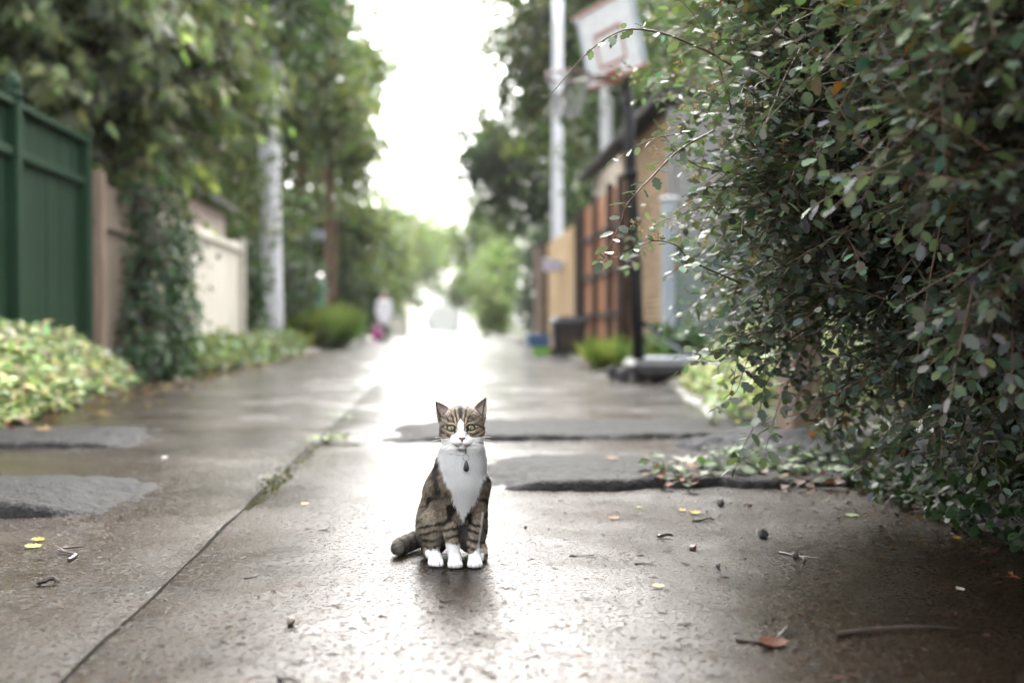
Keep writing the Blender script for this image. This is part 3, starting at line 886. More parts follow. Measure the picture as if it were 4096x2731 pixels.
# ================================================================== RIGHT SIDE
# tan brick garage with a grey sided end wall
def brick_garage():
    x0, y0 = 2.92, 12.6
    y1, x1, H = 19.0, 6.4, 3.35
    root = empty('brick_garage', (x0 + 1.5, y0 + 2, 0), 'tan brick garage with grey siding and dark eaves behind the hoop', 'garage')
    w = add('wall', *box(((x0 + x1) / 2 + .012, (y0 + y1) / 2, H / 2), (x1 - x0 - .024, y1 - y0, H)), M['mortar'], root)
    bl, bh = .225, .0755
    me = make_mesh('brick', *box((0, 0, 0), (.024, bl - .012, bh - .011), bev=.003), M['brick'])
    mes = [me, me.copy(), me.copy()]
    for k, f in ((1, .82), (2, 1.16)):
        mt = M['brick'].copy(); mt.name = 'brick_tan_%s' % ('dark' if k == 1 else 'light')
        for e in [n for n in mt.node_tree.nodes if n.type == 'VALTORGB'][0].color_ramp.elements:
            e.color = tuple(min(1, v * f) for v in e.color[:3]) + (1,)
        mes[k].materials[0] = mt
    count = 0; rest = MB()
    for r in range(int(H / bh) - 1, -1, -1):
        for i in range(int((y1 - y0) / bl) + 1):
            y = y0 + bl * (i + .5 + .5 * (r % 2))
            if y + bl / 2 > y1: continue
            z = bh * (r + .5)
            near = y < y0 + 2.15
            if near and count < 300 and z > .75:
                o = link('brick', mes[int(rng.choice([0, 0, 1, 2]))], w, (x0 - .006 + rng.normal() * .002 - root.location[0], y - root.location[1], z - root.location[2])); count += 1
            elif y < y0 + 3.2:
                rest.add(box((x0 - .006, y, z), (.024, bl - .012, bh - .011)))
    tag(add('brick_field', *rest.out(), M['brick'], root), kind='stuff')
    me = make_mesh('siding_slat', *box((0, 0, 0), (x1 - x0 - .1, .022, .135), bev=.005, tilt=Matrix.Rotation(-.09, 3, 'X')), M['siding'])
    for i in range(25):
        link('siding_slat', me, root, ((x0 + x1) / 2 + .06 - root.location[0], y0 - .016 - root.location[1], .08 + i * .132))
    add('corner_trim', *box((x0 + .03, y0 - .02, H / 2), (.10, .06, H), bev=.008), M['siding'], root)
    # low gable roof, dark fascia
    ov = .16
    V = np.array([[x0 - ov, y0 - ov, H], [x0 - ov, y1 + ov, H], [(x0 + x1) / 2, y0 - ov, H + .75], [(x0 + x1) / 2, y1 + ov, H + .75], [x1 + ov, y0 - ov, H], [x1 + ov, y1 + ov, H]])
    V = np.concatenate([V, V + [0, 0, .16]])
    F = [(0,2,3,1),(2,4,5,3),(6,7,9,8),(8,9,11,10),(0,1,7,6),(4,10,11,5),(0,6,8,2),(2,8,10,4),(1,3,9,7),(3,5,11,9)]
    rf = add('roof', V, F, M['roof_dark'], root)
    add('gable', np.array([[x0, y0 + .01, H - .01], [x1, y0 + .01, H - .01], [(x0 + x1) / 2, y0 + .01, H + .72], [x0, y0 + .06, H - .01], [x1, y0 + .06, H - .01], [(x0 + x1) / 2, y0 + .06, H + .72]]), [(0,1,2),(3,5,4),(0,2,5,3),(1,4,5,2),(0,3,4,1)], M['siding'], root)
    add('gutter', *tube([(x0 - ov - .05, y0 - ov, H + .05), (x0 - ov - .05, y1 + ov, H + .05)], .06, 8), M['roof_dark'], rf)
brick_garage()

# fences beyond the garage
board_fence('red_fence', 'red brown plank fence with dark posts and three dark rails, right of the alley', 2.78, 14.9, 19.0, 2.72, 'wood_red', bw=.17, gap=.012, rails=(.75, 1.45, 2.15), railmat='wood_dark', face=-1, posts=(14.95, 15.9, 17.4, 18.95), postmat='wood_dark', postw=.11)
board_fence('honey_fence', 'honey coloured plank fence behind the black bin', 2.72, 19.15, 25.0, 2.55, 'wood_honey', bw=.16, posts=(19.2, 24.95), postmat='wood_dark', postw=.12, face=-1)
r_ = empty('gate_post', (2.74, 26.0, 0), 'dark purplish gate post at the far end of the honey fence', 'post')
add('shaft', *box((2.70, 26.0, 1.3), (.42, .5, 2.6), bev=.02), M['wood_grey'], r_)
add('cap', *box((2.70, 26.0, 2.64), (.5, .58, .07), bev=.02), M['wood_dark'], r_)
# box standing in for the slanted pale roof corner that sticks out by the honey fence
q = W(1275, 612, 22.0)
r_ = empty('roof_corner_box', q, 'pale lilac box standing in for a roof corner by the honey coloured fence', 'box')
add('housing', *box(q, (.50, .32, .20), bev=.04), M['lilac'], r_)
add('lid', *box(q + [0, -.02, .12], (.54, .36, .05), bev=.015, tilt=Matrix.Rotation(.12, 3, 'Y')), M['pole_white'], r_)

# utility poles on the right
q = W(1279, 700, 26.8)
def ext2(root, b, t):
    for k, dz in enumerate((.985, .93)):
        p = b + (t - b) * dz
        add('crossarm', *box(p + [-.5, 0, 0], (1.6, .1, .1), bev=.01), M['wood_grey'], root)
        for dx in (-1.2, -.8, .2):
            add('insulator', *lathe([(.02, 0), (.05, .02), (.03, .06), (.05, .09), (.03, .13), (.01, .15)], 10, p + [dx, 0, .05]), M['pole_white'], root, smooth=True)
utility_pole('utility_pole', 'slender pale utility pole rising behind the honey coloured fence', (q[0], 26.8, 0), (q[0] + .02, 26.8, 9.3), .165, .14, 'pole')
q = W(1391, 430, 20.5)
utility_pole('white_pole', 'shorter white pole rising behind the red fence by the hoop', (q[0], 20.5, 0), (q[0] + .02, 20.5, 6.0), .125, .12, 'pole_white')

# overhead wires along the right side
for k, (x, z) in enumerate(((1.55, 6.3), (1.75, 6.5), (1.95, 6.4), (2.15, 6.7))):
    ys = np.linspace(-2, 62, 40)
    sag = .9 * np.abs(np.sin((ys - 26.8) / 30 * math.pi)) * .5
    xs_ = x + (ys - 10) * .006
    tag(add('overhead_wire', *tube(np.stack([xs_, ys, z + .6 - sag], 1), .019, 5), M['wire'], smooth=True), ['thin overhead wire nearest the middle of the alley', 'second overhead wire counted from the sky gap', 'third overhead wire counted from the sky gap', 'outermost overhead wire, nearest the right hand poles'][k], 'wire', 'overhead wires above the right side of the alley')

# grey steel gate post with a green mesh panel
q = W(1535, 740, 11.4)
r_ = empty('steel_gate_post', (q[0], 11.4, 0), 'grey steel gate post with a flat white cap before the brick garage', 'post')
add('shaft', *box((q[0], 11.4, 1.0), (.14, .14, 2.0), bev=.015), M['grey_metal'], r_)
add('cap', *box((q[0], 11.4, 2.03), (.19, .19, .05), bev=.015), M['pole_white'], r_)
r_ = empty('mesh_panel', (q[0] + .8, 11.45, 0), 'green wire mesh panel right of the grey steel gate post', 'fence')
mx0, mx1, mz0, mz1 = q[0] + .10, q[0] + .95, .12, 1.50
for (a, b) in (((mx0, mz0), (mx1, mz0)), ((mx0, mz1), (mx1, mz1)), ((mx0, mz0), (mx0, mz1)), ((mx1, mz0), (mx1, mz1))):
    add('frame_bar', *tube([(a[0], 11.45, a[1]), (b[0], 11.45, b[1])], .022, 8), M['mesh_green'], r_)
mb = MB()
for s in np.arange(mx0 - 1.5, mx1, .055):
    for sg in (1, -1):
        x_a, z_a, x_b, z_b = (s, mz0, s + mz1 - mz0, mz1) if sg > 0 else (s, mz1, s + mz1 - mz0, mz0)
        t0 = max(0, (mx0 - x_a) / (x_b - x_a)); t1 = min(1, (mx1 - x_a) / (x_b - x_a))
        if t1 - t0 < .02: continue
        f = lambda t: (x_a + (x_b - x_a) * t, 11.45 + sg * .004, z_a + (z_b - z_a) * t)
        mb.add(tube([f(t0), f(t1)], .0055, 4, False))
tag(add('wire_mesh', *mb.out(), M['mesh_green'], r_), kind='stuff')

# portable basketball hoop
def hoop():
    pbase = W(1470, 850, 9.95); x, y = pbase[0], 9.95
    root = empty('basketball_hoop', (x, y, 0), 'portable basketball hoop with white backboard and black weighted base', 'hoop')
    # base tank, rounded box
    V, F = box((x + .40, y + .12, .13), (1.02, .66, .20), bev=.06)
    b = add('base', V, F, M['black_plastic'], root)
    add('sky_sheen_plate', *box((x + .42, y + .12, .236), (.80, .46, .02), bev=.006), M['grey_metal'], b)  # pale plate: sky reflection on the black tank, put into its colour
    for dy in (-.28, .28):
        Vw, Fw = lathe([(.03, -.025), (.07, -.02), (.07, .02), (.03, .025)], 14)
        Vw = Vw[:, [0, 2, 1]] + np.array([x - .20, y + .12 + dy, .07])
        add('wheel', Vw, Fw, M['black_plastic'], root)
    top = np.array([W(1441, 215, y)[0], y, 3.0])
    p0 = np.array([x, y, .02])
    add('pole', *tube(np.linspace(p0, top, 4), [.062, .06, .057, .055], 14), M['black_metal'], root, smooth=True)
    for t in (.36, .68):
        q = p0 + (top - p0) * t
        add('sleeve', *tube([q, q + (top - p0) * .03], .069, 14), M['black_metal'], root, smooth=True)
    add('brace', *tube([p0 + (top - p0) * .21, (x + .62, y + .12, .23)], .020, 8), M['black_metal'], root, smooth=True)
    add('brace', *tube([p0 + (top - p0) * .20 + [.02, .05, 0], (x + .62, y + .32, .23)], .016, 8), M['grey_metal'], root, smooth=True)
    # backboard: turned to the alley
    nrm = unit(np.array([-.90, -.43, .0])); side = np.array([-nrm[1], nrm[0], 0])
    tiltup = unit(np.array([-.21, -.05, 1.0])); side = unit(side - tiltup * np.dot(side, tiltup)); nrm = np.cross(side, tiltup)
    if nrm[0] > 0: nrm = -nrm; side = -side
    cb = np.array([W(1401, 95, y)[0], y - .02, W(1401, 95, y)[2]])
    Rm = np.stack([side, nrm, tiltup], 1)
    def bb(c, s, bev=.004):
        V, F = box(c, s, bev=bev); return V @ Rm.T + cb, F
    W_, H_ = .96, .78
    brd = add('backboard', *bb((0, 0, 0), (W_, .03, H_), .008), M['acrylic'], root)
    for (c_, s_) in (((0, .004, H_/2 - .02), (W_ + .03, .05, .03)), ((0, .004, -H_/2 + .02), (W_ + .03, .05, .03))):
        add('edge_band', *bb(c_, s_), M['board_red'], brd)
    for sx in (-1, 1):
        add('edge_post', *bb((sx * (W_/2 - .015), .004, 0), (.035, .048, H_ - .09)), M['grey_metal'], brd)
    for (c_, s_) in (((0, .018, .10), (.46, .008, .035)), ((0, .018, -.22), (.46, .008, .03)), ((-.22, .018, -.06), (.03, .008, .285)), ((.22, .018, -.06), (.03, .008, .285))):
        add('target_band', *bb(c_, s_, .002), M['board_red'], brd)
    # rim, mount and net
    rc = np.array([W(1304, 178, y - .1)[0], y - .12, 3.03])
    a = np.linspace(0, 2 * np.pi, 33)
    ring = rc + .23 * np.stack([np.cos(a), np.sin(a), 0 * a], 1)
    add('rim', *tube(ring, .014, 8, False), M['rim'], root, smooth=True)
    bm = cb + tiltup * (-H_ / 2 + .02) + nrm * .03
    mid = rc + unit((bm - rc) * [1, 1, 0]) * .24
    for s in (-.07, .07):
        add('rim_bracket', *tube([mid + side * s, bm + side * s], .016, 6), M['rim'], root)
    add('mount_plate', *bb((0, .03, -H_/2 + .04), (.22, .04, .14)), M['board_red'], root)
    for s in (-.16, .16):
        add('arm', *tube([top - [0, 0, .12 + .1 * (s > 0)], cb - nrm * .03 + side * s + tiltup * (.1 if s > 0 else -.2)], .022, 8), M['black_metal'], root, smooth=True)
        add('arm', *tube([top - [0, 0, .45 - .1 * (s > 0)], cb - nrm * .03 + side * s + tiltup * -.25], .018, 8), M['black_metal'], root, smooth=True)
    mb = MB()
    nn = 12; lv = [(.225, 0), (.19, -.10), (.155, -.20), (.13, -.30), (.12, -.40)]
    for k in range(len(lv) - 1):
        for j in range(nn):
            for s in (-.5, .5):
                a0 = 2 * math.pi * (j + .5 * (k % 2)) / nn; a1 = a0 + 2 * math.pi * s / nn
                mb.add(tube([rc + [lv[k][0] * math.cos(a0), lv[k][0] * math.sin(a0), lv[k][1]], rc + [lv[k+1][0] * math.cos(a1), lv[k+1][0] * math.sin(a1), lv[k+1][1]]], .0045, 4, False))
    tag(add('net', *mb.out(), M['net'], root), kind='stuff')
hoop()

# bins ---------------------------------------------------------------------
def bin_black():
    q = G(1305, 817); x, y = q[0], q[1]
    root = empty('waste_bin', (x, y, 0), 'black plastic waste bin with a hinged lid against the fence', 'bin')
    def taper(z0, z1, w0, w1, d0, d1):
        V = []
        for (z, w_, d_) in ((z0, w0, d0), (z1, w1, d1)):
            for (sx, sy) in ((-1,-1),(1,-1),(1,1),(-1,1)):
                b = .05
                for (ox, oy) in (((-sx * b, 0), (0, -sy * b)) if sx * sy < 0 else ((0, -sy * b), (-sx * b, 0))):
                    V.append((x + sx * w_/2 + ox, y + sy * d_/2 + oy, z))
        V = np.array(V)
        F = [(i, (i+1) % 8, 8 + (i+1) % 8, 8 + i) for i in range(8)] + [tuple(range(7, -1, -1)), tuple(range(8, 16))]
        return V, F
    add('body', *taper(.03, .60, .50, .60, .48, .56), M['black_plastic'], root)
    add('rim', *taper(.585, .63, .64, .64, .60, .60), M['black_plastic'], root)
    add('lid', *taper(.632, .73, .66, .52, .62, .46), M['black_plastic'], root)
    add('front_panel', *box((x, y - .262, .30), (.34, .03, .36), bev=.012), M['wood_dark'], root)
    for sx in (-1, 1):
        V, F = lathe([(.02, -.03), (.08, -.025), (.08, .025), (.02, .03)], 12)
        add('wheel', V[:, [2, 0, 1]] + np.array([x + sx * .26, y + .2, .08]), F, M['black_plastic'], root)
        add('handle', *tube([(x + sx * .2, y + .31, .66), (x + sx * .2, y + .36, .70)], .014, 6), M['black_plastic'], root)
bin_black()
def crate(name, label, c, s, mat):
    root = empty(name, (c[0], c[1], 0), label, 'crate')
    x, y = c[0], c[1]; w_, d_, h_ = s
    z0 = c[2]
    add('floor', *box((x, y, z0 + .015), (w_ * .9, d_ * .9, .02)), M[mat], root)
    for sy in (-1, 1): add('side', *box((x, y + sy * (d_/2 - .01), z0 + h_/2 + .005), (w_, .02, h_), bev=.004), M[mat], root)
    for sx in (-1, 1): add('side', *box((x + sx * (w_/2 - .01), y, z0 + h_/2 + .005), (.02, d_ - .045, h_), bev=.004), M[mat], root)
    add('lip', *tube([(x - w_/2, y - d_/2, z0 + h_), (x + w_/2, y - d_/2, z0 + h_), (x + w_/2, y + d_/2, z0 + h_), (x - w_/2, y + d_/2, z0 + h_), (x - w_/2, y - d_/2, z0 + h_)], .014, 5), M[mat], root)
q = G(1236, 815)
crate('plastic_crate', 'lime green plastic crate on the ground left of the black bin', (q[0] + .05, q[1], 0), (.30, .30, .14), 'lime_plastic')
crate('plastic_crate', 'blue plastic crate stacked on the lime green one beside the bin', (q[0] + .0, q[1], .158), (.42, .34, .22), 'blue_plastic')
r_ = empty('toy_ball', (q[0] + .27, q[1] + .05, 0), 'orange ball on the ground between the crates and the bin', 'ball')
add('shell', *lathe([(.01, .0), (.06, .014), (.1, .05), (.115, .11), (.1, .17), (.06, .206), (.01, .22)], 16, (q[0] + .27, q[1] - .02, .0)), M['orange_plastic'], r_, smooth=True)
add('valve', *lathe([(.008, 0), (.006, .006)], 8, (q[0] + .27, q[1] - .02, .219)), M['black_plastic'], r_)

grass_clump('grass', 'tall wet grass between the bin and the hoop base', W(1412, 830, 13.0) * [1, 1, 0], .30, .46, 420, [(.09, .15, .03), (.14, .19, .04), (.20, .23, .06)])
grass_clump('grass', 'rough grass behind the base of the basketball hoop', (2.7, 11.3, 0), .4, .5, 400, [(.07, .12, .03), (.10, .15, .04)])
pts = strip_points(5600, 1.62, 2.75, 5.4, 9.0, .52)
pts[:, 0] += (pts[:, 1] - 5.4) * .17
plant_mass('ground_cover', 'cream and green variegated ground cover beyond the big shrub, by the hoop base', 'ground cover', pts, .08, VAR, T_SIMPLE, kind='stuff')
pts = strip_points(900, 2.35, 3.1, 10.7, 12.3, .5)
plant_mass('ground_cover', 'grey green leafy plants behind the hoop base and mesh panel', 'ground cover', pts, .12, [(.08, .13, .06), (.12, .18, .09), (.06, .10, .04)], T_ROUND, kind='stuff')

# trees on the right
tree('maple_tree', 'big bright green tree behind the basketball hoop and poles', (6.8, 33, 0), 12, [((5.4, 33, 11.5), (4.7, 4.2, 5.4)), ((4.2, 32, 9.0), (2.9, 3, 2.8)), ((7.5, 31, 7), (3.4, 3, 3.2))], 20000, .26, LG1 + LG2, r0=.32)
tree('lime_tree', 'dark tree overhanging the alley beyond the right hand poles', (5.6, 43, 0), 8, [((4.1, 43, 7.6), (3.6, 4, 3.4)), ((2.2, 42, 7.2), (1.8, 2.4, 2.0)), ((5.5, 40, 4.5), (2.2, 2.6, 2.2))], 12000, .24, DG, r0=.26)
tree('garden_tree', 'dark leafy tree above the red fence, right of the white pole', (5.4, 21.5, 0), 6, [((5.0, 21.5, 5.6), (1.9, 2, 2.0)), ((4.4, 21, 3.6), (1.2, 1.6, 1.2))], 5200, .2, LG2 + DG, r0=.16)
tree('garden_tree', 'leafy tree over the garage roof at the upper right', (7.2, 17, 0), 7, [((6.2, 15.5, 6.6), (2.7, 2.6, 2.6)), ((5.0, 14.2, 5.6), (1.5, 1.7, 1.4))], 9000, .2, LG1 + LG2, r0=.2)
tree('garden_tree', 'leafy tree behind the big shrub at the top right corner', (6.6, 8.5, 0), 5, [((5.4, 8.6, 3.9), (2.0, 2.2, 2.0)), ((4.5, 7.4, 2.6), (1.5, 1.7, 1.5)), ((6.5, 9.5, 2.4), (1.6, 2, 1.8))], 9500, .14, DG + LG2, r0=.14)
tree('clipped_hedge', 'rounded grey green clipped shrub beside the far end of the fence', (3.45, 32, 0), 2.6, [((3.4, 32, 1.7), (.85, 1.6, 1.65)), ((3.5, 32, 2.9), (.7, 1.2, .75))], 6500, .12, [(.06, .085, .05), (.085, .11, .07)], 'hedge', .08, shell=.3)
tree('lime_hedge', 'bright lime green hedge at the far right of the alley', (3.0, 50, 0), 4, [((2.9, 50, 2.2), (1.2, 2.6, 2.2)), ((2.5, 47, 1.2), (.7, 1.5, 1.2)), ((3.2, 53, 4.0), (1.1, 2, 1.3))], 6500, .2, [(.15, .20, .075), (.20, .25, .10), (.11, .15, .055)], 'hedge', .1)
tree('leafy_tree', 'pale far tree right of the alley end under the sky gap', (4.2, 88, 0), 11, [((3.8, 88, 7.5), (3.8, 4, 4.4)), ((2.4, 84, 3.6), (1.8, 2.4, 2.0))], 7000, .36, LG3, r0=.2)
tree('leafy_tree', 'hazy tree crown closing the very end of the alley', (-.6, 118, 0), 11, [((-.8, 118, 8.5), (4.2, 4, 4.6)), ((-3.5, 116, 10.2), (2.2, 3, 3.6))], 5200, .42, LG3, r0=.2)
# far white block in place of a bright sky gap, and a pale garage on the left
def small_garage(name, label, c, s, wall, doorc=None, rz=0):
    root = empty(name, (c[0], c[1], 0), label, 'garage')
    w_, d_, h_ = s
    add('wall', *box((c[0], c[1], h_/2), (w_, d_, h_)), M[wall], root)
    V = np.array([[-w_/2 - .1, -d_/2 - .1, h_ + .003], [w_/2 + .1, -d_/2 - .1, h_ + .003], [w_/2 + .1, d_/2 + .1, h_ + .003], [-w_/2 - .1, d_/2 + .1, h_ + .003], [0, -d_/2 - .1, h_ + .5], [0, d_/2 + .1, h_ + .5]]) + np.array([c[0], c[1], 0])
    add('roof', V, [(0,3,2,1),(0,1,4),(2,3,5),(1,2,5,4),(3,0,4,5)], M[wall if doorc is None else 'roof_dark'], root)
    dr = add('door', *box((c[0], c[1] - d_/2 - .015, 1.05), (w_ * .7, .04, 2.1), bev=.01), M[wall], root)
    add('handle', *box((c[0], c[1] - d_/2 - .045, .9), (.25, .02, .05)), M['grey_metal'], dr)
small_garage('bright_gap_block', 'bright white garage form in place of a bright sky gap at the far end of the alley', (W(1018, 740, 96)[0], 96, 0), (3.2, 3.0, 3.4), 'white_wall')
small_garage('pale_garage', 'pale cream garage on the left behind the walking person', (W(930, 740, 62)[0] - .6, 62, 0), (1.6, 2.2, 2.1), 'wood_cream', 1)

# ================================================================== BODIES FROM SIGNED DISTANCES
class Field:
    def __init__(s, lo, hi, h):
        s.lo = np.array(lo, float); s.h = h
        s.n = np.ceil((np.array(hi) - s.lo) / h).astype(int) + 1
        s.ax = [(s.lo[i] + h * np.arange(s.n[i])).astype(np.float32) for i in range(3)]
        s.d = np.full(s.n, .08, np.float32)
    def region(s, lo, hi, m):
        i0 = [max(0, int((lo[i] - m - s.lo[i]) / s.h)) for i in range(3)]
        i1 = [min(s.n[i], int((hi[i] + m - s.lo[i]) / s.h) + 2) for i in range(3)]
        sl = tuple(slice(a, b) for a, b in zip(i0, i1))
        return sl, [s.ax[i][sl[i]].reshape([-1 if k == i else 1 for k in range(3)]) for i in range(3)]
    def put(s, sl, e, k, sub=False):
        d = s.d[sl]
        if sub: e = -e; h = np.clip(.5 - .5 * (d - e) / k, 0, 1); s.d[sl] = d * (1 - h) + e * h + k * h * (1 - h); return
        h = np.clip(.5 + .5 * (d - e) / k, 0, 1)
        s.d[sl] = d * (1 - h) + e * h - k * h * (1 - h)
    def cone(s, a, ra, b, rb, k=.01):
        a, b = np.array(a, float), np.array(b, float)
        r = max(ra, rb)
        sl, (x, y, z) = s.region(np.minimum(a, b) - r, np.maximum(a, b) + r, .03 * s.h / .002 if s.h > .003 else .03)
        ab = b - a; l2 = float(ab @ ab)
        t = np.clip(((x - a[0]) * ab[0] + (y - a[1]) * ab[1] + (z - a[2]) * ab[2]) / l2, 0, 1)
        e = np.sqrt((x - a[0] - t * ab[0]) ** 2 + (y - a[1] - t * ab[1]) ** 2 + (z - a[2] - t * ab[2]) ** 2) - (ra + (rb - ra) * t)
        s.put(sl, e, k)
    def ell(s, c, r, k=.01, sub=False, rot=None):
        c, r = np.array(c, float), np.array(r, float)
        sl, (x, y, z) = s.region(c - r.max(), c + r.max(), .03 * s.h / .002 if s.h > .003 else .03)
        X, Y, Z = x - c[0], y - c[1], z - c[2]
        if rot is not None:
            Rm = np.array(rot).T
            X, Y, Z = Rm[0,0]*X+Rm[0,1]*Y+Rm[0,2]*Z, Rm[1,0]*X+Rm[1,1]*Y+Rm[1,2]*Z, Rm[2,0]*X+Rm[2,1]*Y+Rm[2,2]*Z
        k0 = np.sqrt((X / r[0]) ** 2 + (Y / r[1]) ** 2 + (Z / r[2]) ** 2)
        k1 = np.sqrt((X / r[0] ** 2) ** 2 + (Y / r[1] ** 2) ** 2 + (Z / r[2] ** 2) ** 2) + 1e-9
        s.put(sl, k0 * (k0 - 1) / k1, k, sub)
    def mesh(s, smooth=1):
        d = s.d; S = d < 0
        cnt = np.zeros(np.array(S.shape) - 1, np.int8)
        off = [(a, b, c) for a in (0, 1) for b in (0, 1) for c in (0, 1)]
        nx, ny, nz = cnt.shape
        for a, b, c in off: cnt += S[a:a+nx, b:b+ny, c:c+nz]
        act = (cnt > 0) & (cnt < 8)
        idx = np.full(act.shape, -1, np.int64); I = np.argwhere(act); idx[act] = np.arange(len(I))
        Pv = np.zeros((len(I), 3)); Wt = np.zeros(len(I))
        for a in off:
            for ax in range(3):
                if a[ax]: continue
                b = list(a); b[ax] = 1
                da = d[I[:,0]+a[0], I[:,1]+a[1], I[:,2]+a[2]]; db = d[I[:,0]+b[0], I[:,1]+b[1], I[:,2]+b[2]]
                m = (da < 0) != (db < 0)
                t = da[m] / (da[m] - db[m])
                q = np.tile(np.array(a, float), (m.sum(), 1)); q[:, ax] = t
                Pv[m] += q; Wt[m] += 1
        V = s.lo + s.h * (I + Pv / Wt[:, None])
        Fs = []
        for ax in range(3):
            o1, o2 = [(1, 2), (2, 0), (0, 1)][ax]
            A = np.take(S, range(S.shape[ax] - 1), ax); B = np.take(S, range(1, S.shape[ax]), ax)
            E = np.argwhere(A != B)
            ok = (E[:, o1] > 0) & (E[:, o2] > 0) & (E[:, o1] < S.shape[o1] - 1) & (E[:, o2] < S.shape[o2] - 1); E = E[ok]
            inside = A[E[:, 0], E[:, 1], E[:, 2]]
            def cell(d1, d2):
                q = E.copy(); q[:, o1] -= d1; q[:, o2] -= d2
                return idx[q[:, 0], q[:, 1], q[:, 2]]
            qd = np.stack([cell(1, 1), cell(0, 1), cell(0, 0), cell(1, 0)], 1)
            qd = np.where(inside[:, None], qd, qd[:, ::-1])
            Fs.append(qd)
        F = np.concatenate(Fs); F = F[(F >= 0).all(1)]
        for _ in range(smooth):
            acc = np.zeros_like(V); w = np.zeros(len(V))
            for i in range(4):
                np.add.at(acc, F[:, i], V[F[:, (i + 1) % 4]]); np.add.at(w, F[:, i], 1)
            V = .5 * V + .5 * acc / w[:, None]
        return V, F.astype(np.int32)

def vnormals(V, F):
    a, b, c, d = V[F[:, 0]], V[F[:, 1]], V[F[:, 2]], V[F[:, 3]]
    n = np.cross(c - a, d - b); N = np.zeros_like(V)
    for i in range(4): np.add.at(N, F[:, i], n)
    return unit(N)

# ================================================================== THE CAT
def poly_in(px, py, poly):
    x, y = px, py; ins = np.zeros(len(x), bool); n = len(poly)
    for i in range(n):
        x1, y1 = poly[i]; x2, y2 = poly[(i + 1) % n]
        c = ((y1 > y) != (y2 > y)) & (x < (x2 - x1) * (y - y1) / (y2 - y1 + 1e-9) + x1)
        ins ^= c
    return ins
def poly_sd(px, py, poly):
    """signed distance to polygon, negative inside"""
    n = len(poly); dm = np.full(len(px), 1e9)
    for i in range(n):
        dm = np.minimum(dm, seg_d(px, py, poly[i], poly[(i + 1) % n]))
    return np.where(poly_in(px, py, poly), -dm, dm)
def seg_d(px, py, a, b):
    ax, ay = a; bx, by = b; l2 = (bx-ax)**2 + (by-ay)**2 + 1e-9
    t = np.clip(((px-ax)*(bx-ax) + (py-ay)*(by-ay)) / l2, 0, 1)
    return np.hypot(px - ax - t*(bx-ax), py - ay - t*(by-ay))

